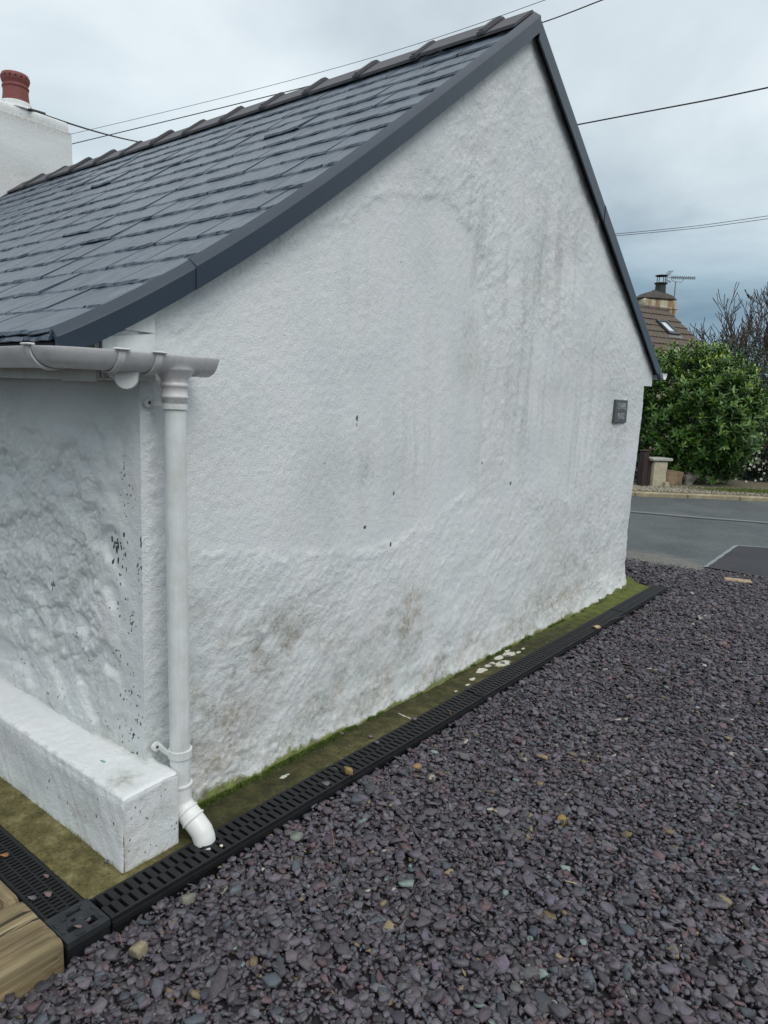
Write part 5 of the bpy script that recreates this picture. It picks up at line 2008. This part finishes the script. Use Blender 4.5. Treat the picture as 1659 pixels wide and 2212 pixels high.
def bush(name, label, cat, center, radii, n_shoots, leaves_per, L, W, m, seed, singles=0, tip_up=.75, dens_front=0.75, group=None, shape=2.5, tonef=None, stems=6):
    """shrub: stems + foliage built leaf by leaf over a lumpy body; nearest leaves are separate parts"""
    r = np.random.default_rng(seed)
    center = np.array(center, float)
    radii = np.array(radii, float)
    base_ = (center[0], center[1], center[2] - radii[2])
    t_ = thing(name, label, cat, base_, group)
    tocam = CAM - center
    tocam /= np.linalg.norm(tocam)
    tones = [0.0, .18, .36, .55, .78, 1.0]
    variants = [[leaf_mesh(L, W * k, f, c_, m, tn) for (k, f, c_) in ((1, .18, .12), (.85, .28, .25), (1.1, .10, .02))] for tn in tones]
    vcache = {me.name: np.array([v.co[:] for v in me.vertices]) for row in variants for me in row}
    fcache = np.array([list(p.vertices) for p in variants[0][0].polygons])
    items = []
    for _ in range(n_shoots):
        while True:
            dvec = r.normal(0, 1, 3)
            dvec /= np.linalg.norm(dvec)
            if dvec[2] < -.85:
                continue
            if dvec @ tocam > -.1 or r.random() > dens_front:
                break
        k = 1 / (np.abs(dvec) ** shape).sum() ** (1 / shape)
        lum = 1 + .26 * float(fbm(np.array(dvec[0] * 2.2 + dvec[2] + 5), np.array(dvec[1] * 2.2 + dvec[2] * 2 + 9), seed, 3))
        depth_in = min(1.13, 0.96 + r.normal(0, .08)) if r.random() < .72 else r.uniform(.6, .9)
        p = center + dvec * k * radii * lum * depth_in
        axis = dvec * .75 + np.array([0, 0, tip_up]) + r.normal(0, .28, 3)
        axis /= np.linalg.norm(axis)
        a = np.cross(axis, [.3, .5, .8])
        a /= np.linalg.norm(a)
        b = np.cross(axis, a)
        hfrac = (p[2] - (center[2] - radii[2])) / (2 * radii[2])
        young = r.random() < (.14 + .6 * hfrac ** 2) and depth_in > .86  # young growth, more towards the top; also paints the crown's lit look
        nl = leaves_per + r.integers(-2, 3)
        for q in range(nl):
            th = 2.4 * q + r.uniform(-.3, .3)
            lift = .25 + .85 * q / nl
            dl = (a * math.cos(th) + b * math.sin(th)) * (1.15 - .75 * q / nl) + axis * lift
            pos = p + axis * (L * .9 * q / nl - L * .5)
            s = r.uniform(.7, 1.15) * (1.0 if q < nl - 2 else .8)
            tone = np.clip((.10 + .42 * r.random() * (0.5 + .5 * hfrac) + (.55 * (q / nl) if young else .0)) * (1 if depth_in > .85 else .6), 0, 1)  # inner and lower leaves darker: shade inside the bush put into leaf colour
            if tonef:
                tone = tonef(r)
            me = variants[int(np.argmin([abs(tone - tn) for tn in tones]))][r.integers(0, 3)]
            items.append((orient(pos, dl, axis + np.array([0, 0, .3]), s), me))
    pr = proj(np.array([it[0][:3, 3] for it in items]))
    ordr = np.argsort(pr[:, 2])
    inview = [k for k in ordr if pr[k, 0] < 1665 and pr[k, 0] > 1370]
    sgl = set(inview[:singles])
    lump_v, lump_f, lump_t = [], [], []
    nb = 0
    for k, (M, me) in enumerate(items):
        if k in sgl:
            link('leaf', me, t_, Matrix(M.tolist()))
        else:
            vv = vcache[me.name] @ M[:3, :3].T + M[:3, 3]
            lump_v.append(vv)
            lump_f.append(fcache + nb)
            lump_t.append(np.full(len(vv), me.attributes['tone'].data[0].value))
            nb += len(vv)
    link('foliage', mesh_np('foliage', np.concatenate(lump_v), np.concatenate(lump_f), m, True, {'tone': np.concatenate(lump_t)}), t_, kind='stuff')
    for q in range(stems):
        e = center + r.normal(0, .38, 3) * radii
        e[2] = center[2] + radii[2] * r.uniform(.1, .7)
        b0 = np.array(base_) + np.array([r.uniform(-.2, .2), r.uniform(-.2, .2), -.05])
        mid = (b0 + e) / 2 + r.normal(0, .1, 3)
        MB().tube([tuple(b0), tuple(mid), tuple(e)], [.03, .02, .008], 6).build('stem', M_bark, t_)
    return t_


# laurel: spans the gap right of the cottage
dl = 14.4
cl0 = pxd(1468, 915, dl)
topz = pxd(1468, 772, dl)[2]
botz = 0.20
cz = (topz + botz) / 2
cl0[2] = cz
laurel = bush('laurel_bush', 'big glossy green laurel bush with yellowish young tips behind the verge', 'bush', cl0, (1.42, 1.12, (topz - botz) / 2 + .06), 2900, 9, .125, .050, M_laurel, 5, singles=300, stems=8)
# dark evergreen behind and right, white flowers at its foot
ds = 15.8
c2 = pxd(1655, 935, ds)
t2, b2_ = pxd(1600, 800, ds)[2], -.45
c2[2] = (t2 + b2_) / 2
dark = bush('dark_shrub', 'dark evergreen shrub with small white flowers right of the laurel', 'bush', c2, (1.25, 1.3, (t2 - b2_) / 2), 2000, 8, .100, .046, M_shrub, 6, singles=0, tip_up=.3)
c3 = pxd(1568, 850, 17.2)
t3 = pxd(1560, 752, 17.2)[2]
c3[2] = (t3 + .2) / 2
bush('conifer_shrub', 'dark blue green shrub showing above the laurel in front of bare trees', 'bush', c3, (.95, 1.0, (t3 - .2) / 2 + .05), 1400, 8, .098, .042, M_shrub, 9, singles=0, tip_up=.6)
c4 = pxd(1690, 830, 21)
c4[2] = 1.5
bush('russet_hedge', 'russet brown hedge at the right edge behind the dark shrub', 'hedge', c4, (1.3, 1.3, 1.15), 450, 8, .098, .05, M_rust, 10, singles=0, tip_up=.3)
# white flowers
fr = np.random.default_rng(4)
fm = MB()
for k in range(5):
    a = 2 * math.pi * k / 5
    fm.add([(0, 0, 0), (.016 * math.cos(a - .5), .016 * math.sin(a - .5), .004), (.026 * math.cos(a), .026 * math.sin(a), .009), (.016 * math.cos(a + .5), .016 * math.sin(a + .5), .004)], [[0, 1, 2, 3]])
fme = fm.mesh('flower', M_petal)
for (u, v) in [(1629, 932), (1638, 1000), (1622, 1003), (1630, 1008), (1641, 1014), (1619, 1012), (1646, 968), (1651, 1022), (1640, 978), (1650, 1001), (1634, 990), (1655, 940), (1612, 1040), (1624, 1046), (1590, 1035), (1645, 1035), (1600, 1048), (1632, 1038)]:
    p = pxd(u, v, ds - 1.30 + fr.uniform(-.08, .08))
    n_ = CAM - p + fr.normal(0, 2, 3) + np.array([0, 0, 3.])
    M = orient(p, np.cross(n_, [0.2, .4, 1]), n_, fr.uniform(.9, 1.5))
    link('flower', fme, dark, Matrix(M.tolist()))


# ------------------------------------------------------------------ bare trees
def bare_tree(label, u, depth, top_v, lean, seed, spread=.5, trunk_r=.06, gens=5, kind=None):
    r = random.Random(seed)
    p = pxd(u, 900, depth)
    base_ = Vector((p[0], p[1], .1))
    H = float(pxd(u, top_v, depth)[2]) - .1
    t_ = thing('bare_tree', label, 'tree', tuple(base_), 'bare trees behind the hedges')
    tr, br, tw = MB(), MB(), MB()

    def grow(p0, d, ln, rad, gen):
        n = 5
        pts, rr_ = [p0], [rad]
        q, dd = p0.copy(), d.copy()
        for k in range(n):
            dd = (dd + Vector((r.gauss(0, .10), r.gauss(0, .10), r.gauss(.03, .07)))).normalized()
            q = q + dd * ln / n
            pts.append(q.copy())
            rr_.append(max(rad * (1 - .45 * (k + 1) / n), .010))
        tgt = tr if gen == 0 else (br if gen < 3 else tw)
        tgt.tube([tuple(x) for x in pts], rr_, 6 if gen < 2 else 4, cap=False)
        if gen >= gens:
            return
        for k in range(r.choice((3, 4, 4)) if gen < gens - 1 else 3):
            i_ = r.randrange(2, n + 1)
            ax_ = Vector((r.gauss(0, 1), r.gauss(0, 1), r.gauss(0, .3))).normalized()
            nd = (dd + ax_ * r.uniform(.45, 1.0) * spread * 1.6 + Vector((0, 0, .22))).normalized()
            grow(pts[i_], nd, ln * r.uniform(.55, .8), rr_[i_] * r.uniform(.5, .68), gen + 1)
    grow(base_, Vector((lean, 0, 1)).normalized(), H * .42, trunk_r, 0)
    tr.build('trunk', M_bark, t_, True)
    br.build('branch', M_bark, t_, True)
    tw.build('twig', M_bark, t_, True, kind='stuff')


bare_tree('bare upright young tree nearest the tiled roof', 1566, 24, 650, 0.0, 3, .42, .085)
bare_tree('bare forked tree in the middle of the three', 1612, 25, 615, .03, 8, .5, .10)
bare_tree('tall bare tree cut by the right edge', 1664, 22, 560, -.05, 12, .6, .11)

# ------------------------------------------------------------------ neighbour's house
DN = 22.0
e = np.array([.424, .906, 0.])
e /= np.linalg.norm(e)
nn_ = np.array([e[1], -e[0], 0.])
pit = math.radians(38)
P0 = pxd(1441, 671, DN)
dn = nn_ * math.cos(pit) + np.array([0, 0, -math.sin(pit)])
up_ = nn_ * math.sin(pit) + np.array([0, 0, math.cos(pit)])
Ln, Sn = 2.75, 3.7
nb = thing('neighbour_house', 'low house across the road with brown tiled roof and stained chimney', 'house', (P0[0], P0[1], 0))


def RM(l, s, h=0.0):
    """matrix on the neighbour's roof: x along ridge, y down slope, z out"""
    p = P0 - e * l + dn * s + up_ * h
    return Matrix(((e[0], dn[0], up_[0], p[0]), (e[1], dn[1], up_[1], p[1]), (e[2], dn[2], up_[2], p[2]), (0, 0, 0, 1)))


rd = MB()
A_, B_, C_, D_ = P0, P0 - e * Ln, P0 - e * Ln + dn * Sn, P0 + dn * Sn
dn2 = -nn_ * math.cos(pit) + np.array([0, 0, -math.sin(pit)])
E_, F_ = P0 - e * Ln + dn2 * Sn, P0 + dn2 * Sn
rd.add([A_, B_, C_, D_, E_, F_], [[0, 1, 2, 3], [1, 0, 5, 4]])
nroof = rd.build('roof', M_tile, nb)
wl = MB()
for o_ in (0.10, Ln - .10):
    a = P0 - e * o_ + np.array([0, 0, -.06])
    c1_, c2_ = a + dn * (Sn - .2), a + dn2 * (Sn - .2)
    wl.add([a, c1_, (c1_[0], c1_[1], 0), (c2_[0], c2_[1], 0), c2_], [[0, 1, 2, 3, 4]])
a, b = P0 - e * .1 + dn * (Sn - .2), P0 - e * (Ln - .1) + dn * (Sn - .2)
wl.add([(a[0], a[1], 0), (b[0], b[1], 0), b - [0, 0, .05], a - [0, 0, .05]], [[0, 1, 2, 3]])
wl.build('wall', M_harl, nb)


def tile_mesh(wd=.30, ln=.37):
    k = 13
    V, Fv = [], []
    for (y, dz) in ((0, 0), (ln, .030)):
        for j in range(k):
            t = j / (k - 1)
            V.append((-wd / 2 + wd * t, y, dz + .022 * abs(math.sin(2 * math.pi * t)) ** .7))
    for j in range(k):
        t = j / (k - 1)
        V.append((-wd / 2 + wd * t, ln, .010))
    for j in range(k - 1):
        Fv += [[j, j + k, j + k + 1, j + 1], [j + k, j + 2 * k, j + 2 * k + 1, j + k + 1]]
    return mesh_np('roof_tile', V, Fv, M_tile)


tme = tile_mesh()
rowg = .335
for row in range(int(Sn / rowg)):
    for c in range(int(Ln / .30)):
        link('roof_tile', tme, nroof, RM(.15 + c * .30, row * rowg + .02, .012) @ Matrix.Translation((0, 0, random.uniform(-.004, .004))) @ Matrix.Rotation(random.gauss(0, .008), 4, 'Z'))
# ridge and verge capping
rcap = MB().lathe([(.10, 0), (.10, .44)], (0, 0, 0), 12).mesh('ridge_tile', M_tile)
for c in range(6):
    p = P0 - e * (c * .45 + .45) + np.array([0, 0, -.015])
    zax = e
    link('ridge_tile', rcap, nroof, Matrix(((0, nn_[0], e[0], p[0]), (0, nn_[1], e[1], p[1]), (1, 0, 0, p[2]), (0, 0, 0, 1))))
# roof window
wn = on


def roof_uv(u, v):
    """(l, s) where a pixel's ray meets the neighbour's roof plane"""
    d_ = ray(u, v)
    t = ((P0 - CAM) @ up_) / (d_ @ up_)
    q = CAM + d_ * t - P0
    return (-(q @ e), q @ dn)


q = lambda a, b: (1296 + a * .2187, 547.2 + b * .2187)
wc = [roof_uv(*q(*p)) for p in [(530, 680), (625, 690), (785, 825), (690, 825)]]
l1, l0 = max(c[0] for c in wc[:1] + wc[3:]), min(c[0] for c in wc[1:3])
l1, l0 = (wc[0][0] + wc[3][0]) / 2, (wc[1][0] + wc[2][0]) / 2
s0_, s1_ = (wc[0][1] + wc[1][1]) / 2, (wc[2][1] + wc[3][1]) / 2
rw = link('roof_window', None, nroof)
bpy.data.objects.remove(rw, do_unlink=True)
M = RM(l1, s0_, .03)
wdw, hgt = l1 - l0, s1_ - s0_
fr_ = MB()
t_w = .07
fr_.box((0, 0, 0), (t_w, hgt, .085), .008, M)
fr_.box((wdw - t_w, 0, 0), (wdw, hgt, .085), .008, M)
fr_.box((t_w, 0, 0), (wdw - t_w, t_w, .08), .008, M)
fr_.box((t_w, hgt - .11, 0), (wdw - t_w, hgt, .08), .008, M)
fr_.build('roof_window_frame', simple('dark_frame', (.045, .05, .055), .45, .1, 20), nroof)
MB().box((t_w, t_w, .02), (wdw - t_w, hgt - .11, .045), 0, M).build('roof_window_pane', M_glass, nroof)
MB().box((t_w + .02, hgt - .16, .047), (wdw - t_w - .02, hgt - .125, .07), .006, M).build('roof_window_bar', M_alu, nroof)
MB().box((-.05, hgt, .0), (wdw + .05, hgt + .14, .03), .01, M).build('flashing', M_alu, nroof)

# stack
cA, cB = pxd(1380, 690, DN + .1), pxd(1462, 690, DN + .1)
cwid = np.linalg.norm(cB - cA)
rx_ = np.array([RT[0], RT[1], 0])
rx_ /= np.linalg.norm(rx_)
ry_ = np.array([-rx_[1], rx_[0], 0])
turn = 0.20
rx2, ry2 = rx_ * math.cos(turn) + ry_ * math.sin(turn), -rx_ * math.sin(turn) + ry_ * math.cos(turn)
cc = (cA + cB) / 2 + ry2 * .25
ztop = pxd(1420, 647, DN + .1)[2]
zbot = 3.3
Mc = Matrix(((rx2[0], ry2[0], 0, cc[0]), (rx2[1], ry2[1], 0, cc[1]), (0, 0, 1, 0), (0, 0, 0, 1)))
hw = cwid / 2 * .98
ck = link('chimney', None, nb)
bpy.data.objects.remove(ck, do_unlink=True)
st_ = MB()
st_.box((-hw, -.33, zbot), (hw, .33, ztop), .05, Mc)
nch = st_.build('chimney', M_stained, nb)
MB().box((-hw - .02, -.35, ztop - .30), (hw + .02, .35, ztop - .24), .02, Mc).build('string_course', M_stained, nch)
# domed flaunching, weathered dark
hh = pxd(1420, 626, DN + .1)[2] - ztop
V, Fv = [], []
rings = [(1.06, 0), (1.08, .06), (1.0, .25), (.82, .52), (.55, .72), (.33, .85), (.2, 1.0)]
for (k, h) in rings:
    for j in range(32):
        a = 2 * math.pi * j / 32
        ca, sa = math.cos(a), math.sin(a)
        sq = (abs(ca) ** 4 + abs(sa) ** 4) ** -.25 if k > .5 else 1
        V.append(tuple(Mc @ Vector((hw * k * ca * min(sq, 1.15), .35 * k * sa * min(sq, 1.15), ztop + hh * h))))
for r_ in range(len(rings) - 1):
    for j in range(32):
        Fv.append([r_ * 32 + j, r_ * 32 + (j + 1) % 32, (r_ + 1) * 32 + (j + 1) % 32, (r_ + 1) * 32 + j])
Fv.append(list(range((len(rings) - 1) * 32, len(rings) * 32)))
Fv.append(list(range(32))[::-1])
fo = MB().add(V, Fv).build('flaunching', M_lead, nch)
auto_smooth(fo.data, 45)
pc3 = Mc @ Vector((.14, 0, 0))
zp = ztop + hh * .95
pt2 = MB().lathe([(.17, zp - .05), (.165, zp), (.155, zp + .17), (.155, zp + .20), (.20, zp + .22), (.20, zp + .245), (.15, zp + .25)], (pc3.x, pc3.y, 0), 20)
pt2.build('chimney_pot', simple('dark_clay', (.035, .032, .032), .7, .2, 8), nch)
cg = MB()
for k in range(4):
    a = math.pi / 4 + k * math.pi / 2
    cg.tube([(pc3.x + .14 * math.cos(a), pc3.y + .14 * math.sin(a), zp + .24), (pc3.x + .13 * math.cos(a), pc3.y + .13 * math.sin(a), zp + .46)], .012, 5)
cg.lathe([(.19, zp + .455), (.19, zp + .475)], (pc3.x, pc3.y, 0), 16)
cg.build('cowl', M_iron, nch)
# dish-like bracket plate
dpz = pxd(1448, 654, DN)
# tv aerial
ae = thing('tv_aerial', 'rooftop television aerial on a mast fixed to the stained chimney', 'aerial', tuple(pxd(1455, 660, DN + .1)))
fq = lambda a, b, dd=DN + .1: pxd(1296 + a * .2187, 547.2 + b * .2187, dd)
MB().tube([tuple(fq(727, 515)), tuple(fq(748, 285))], .017, 6).build('mast', M_alu, ae)
MB().tube([tuple(fq(705, 240)), tuple(fq(712, 268)), tuple(fq(745, 280)), tuple(fq(800, 285)), tuple(fq(820, 268)), tuple(fq(826, 240))], .010, 5).build('cradle', M_alu, ae)
MB().tube([tuple(fq(660, 236)), tuple(fq(945, 244, DN + 1.2))], .012, 5).build('boom', M_alu, ae)
for k in range(11):
    a = 715 + 21 * k
    c = fq(a, 237.5 + .028 * (a - 660), DN + .1 + 1.1 * (a - 660) / 285)
    el = MB()
    for s in (-1, 1):
        el.tube([tuple(c + np.array([0, 0, .05 * s]) - rx_ * .03), tuple(c), tuple(c + np.array([0, 0, .05 * s]) + rx_ * .05)], .010, 4)
    el.build('director', M_iron, ae)
rf = MB()
for k in range(4):
    rf.tube([tuple(fq(640 + k * 14, 222 - k * 3)), tuple(fq(676 + k * 16, 178 - k * 2))], .008, 4)
    rf.tube([tuple(fq(645 + k * 14, 262 + k * 5)), tuple(fq(656 + k * 14, 288 + k * 1))], .008, 4)
rf.tube([tuple(fq(637, 224)), tuple(fq(700, 212))], .008, 4)
rf.tube([tuple(fq(672, 180)), tuple(fq(725, 172))], .008, 4)
rf.tube([tuple(fq(640, 255)), tuple(fq(700, 278))], .008, 4)
rf.tube([tuple(fq(660, 236)), tuple(fq(668, 215))], .010, 4)
rf.tube([tuple(fq(660, 236)), tuple(fq(665, 268))], .010, 4)
rf.build('reflector', M_alu, ae)
rg = MB()
for k in range(16):
    a0, a1 = 2 * math.pi * k / 16, 2 * math.pi * (k + 1) / 16
    rg.tube([tuple(fq(702 + 26 * math.cos(a0), 484 + 32 * math.sin(a0), DN + .12)), tuple(fq(702 + 26 * math.cos(a1), 484 + 32 * math.sin(a1), DN + .12))], .022, 5)
rg.build('bracket_ring', simple('cream_plastic', (.55, .52, .44), .5), ae)

# ================================================================== LITTER
def flake(name, u, v, z, size, asp, m, label, cat, rz, tilt=.15):
    P = on(u, v, 'z', z)
    r = random.Random(int(u * 7 + v))
    k = 9
    V = [(0, 0, .003)]
    for lay in (0, 1):
        for j in range(k):
            a = 2 * math.pi * j / k
            rr_ = size * (1 + r.uniform(-.25, .2)) * (1 if lay == 0 else .97)
            V.append((rr_ * math.cos(a), rr_ * asp * math.sin(a), .0 - .0015 * lay + .004 * math.sin(a * 2) * (size / .02)))
    Fv = [[0, 1 + j, 1 + (j + 1) % k] for j in range(k)] + [[1 + j, 1 + k + j, 1 + k + (j + 1) % k, 1 + (j + 1) % k] for j in range(k)] + [[1 + k + j for j in range(k)][::-1]]
    o = link(name, mesh_np(name, V, Fv, m, True), label=label, cat=cat)
    o.location = P
    o.rotation_euler = (tilt, .1, rz)
    return o


M_slchip = simple('slate_chip', (.11, .098, .115), .6, .2, 80, .3, .002)
M_slred = simple('reddish_slate_chip', (.15, .098, .095), .6, .25, 80, .3, .002)
flake('dead_leaf', 8, 1846, .012, .016, .45, M_dead, 'dry tan leaf lying on the front grating at the left edge', 'leaf', .9)
flake('slate_chip', 68, 1939 - 1, .012, .014, .5, M_slchip, 'mauve slate chip on the narrow front grating near the sleeper', 'stone', .5)
flake('slate_chip', 104, 1930, .013, .014, .6, M_slred, 'rounded brown chip in the middle of the front grating', 'stone', .3)
flake('slate_chip', 100, 1891, .013, .011, .5, M_slred, 'brown chip higher up on the front grating', 'stone', .2)
flake('slate_chip', 168, 2000, .016, .012, .35, M_slred, 'reddish sliver lying on the drain corner box', 'stone', .7)
flake('slate_chip', 183, 1983, .005, .017, .6, M_slchip, 'dark chip jammed in the corner box slot', 'stone', .7)
flake('slate_chip', 229, 1859, .006, .008, .7, M_slchip, 'lone dark chip on the concrete left of the plinth corner', 'stone', .3)
flake('slate_chip', 703, 1691, .013, .016, .65, M_slchip, 'mauve slate chip on the grating beside the ochre pebble', 'stone', .3)
flake('slate_chip', 737, 1583, .007, .011, .7, M_slchip, 'dark chip on the concrete against the wall foot', 'stone', .4)
flake('slate_chip', 800, 1590, .008, .013, .7, M_slchip, 'dark chip on the green concrete halfway to the grating', 'stone', .9)
flake('slate_chip', 813, 1602, .012, .015, .5, M_slchip, 'slate chip straddling the inner edge of the grating', 'stone', .3)
flake('slate_chip', 755, 1611, .006, .007, .6, M_slchip, 'tiny dark chip on the concrete path', 'stone', .3)
flake('slate_chip', 1085, 1430, .007, .018, .35, M_slchip, 'slim dark chip among the pale splashes on the path', 'stone', .2)
flake('slate_chip', 1097, 1416, .007, .018, .4, M_slchip, 'dark chip beyond the pale splashes by the wall', 'stone', .1)
flake('slate_chip', 1060, 1434, .007, .016, .4, M_slchip, 'dark chip left of the pale splashes on the path', 'stone', .1)
flake('slate_chip', 895, 1552, .012, .014, .6, M_slchip, 'slate chip at the end of the crack on the grating edge', 'stone', .6)
flake('dead_leaf', 1288, 1353, .012, .030, .7, M_straw, 'pale straw coloured leaf on the far grating', 'leaf', .4)
flake('plastic_scrap', 449, 1834, .012, .010, .35, simple('pale_blue_plastic', (.45, .52, .55), .4), 'pale blue plastic scrap below the downpipe shoe', 'scrap', 1.2)
flake('slate_chip', 478, 1826, .012, .006, .8, simple('cream_chip', (.6, .56, .42), .6), 'tiny cream chip on the grating right of the shoe', 'stone', .2)
flake('plastic_scrap', 222, 1644, .245, .010, .2, simple('teal_scrap', (.15, .30, .28), .5), 'thin teal sliver lying on top of the plinth', 'scrap', .4, .02)


def twig(u0, v0, u1, v1, z, r, label, m=M_straw):
    a, b = on(u0, v0, 'z', z), on(u1, v1, 'z', z)
    mid = (a + b) / 2 + np.array([.004, -.003, .006])
    MB().tube([tuple(a), tuple(mid), tuple(b)], [r, r * .9, r * .5], 5).build('twig', m, label=label, cat='twig')


twig(1222, 1903, 1254, 1914, -.008, .0022, 'pale dry stalk lying on the chippings lower right')
twig(968, 1562 - 28, 975, 1572 - 28, .008, .0018, 'tiny twig end at the grating edge', M_dead)
twig(716, 1793, 721, 1828, -.008, .0020, 'orange brown sprig on the chippings below the grating', M_dead)
twig(258, 2018, 263, 2040, -.012, .0018, 'thin orange stem beside the drain corner box', M_dead)
twig(1312, 1290 + 52, 1420 - 60, 1340 - 12, .014, .003, 'dark stick lying across the far grating', M_post)

# raised moss cushions where the wall foot meets the concrete
mr = np.random.default_rng(44)


def moss_pos(r, n):
    y = r.uniform(.10, 4.5, n)
    keep = fbm(y * 4, y * 0, 210, 3) + .35 * np.exp(-((y - .4) / .5) ** 2) > .02
    y = y[keep]
    x = .012 + .03 * sstep(2.2, 4.4, y) * .9 + np.abs(r.normal(0, .012, len(y)))
    return np.stack([x, y, np.full(len(y), .0)], -1)


pm_ = moss_pos(mr, 14000)
V, F, tone = blades(len(pm_), lambda r, n: pm_, .011, .0022, 45)
link('moss', mesh_np('moss', V, F, M_grass, False, {'tone': tone * .35}), kind='stuff', label='green moss growing in the angle at the foot of the gable wall', cat='moss')
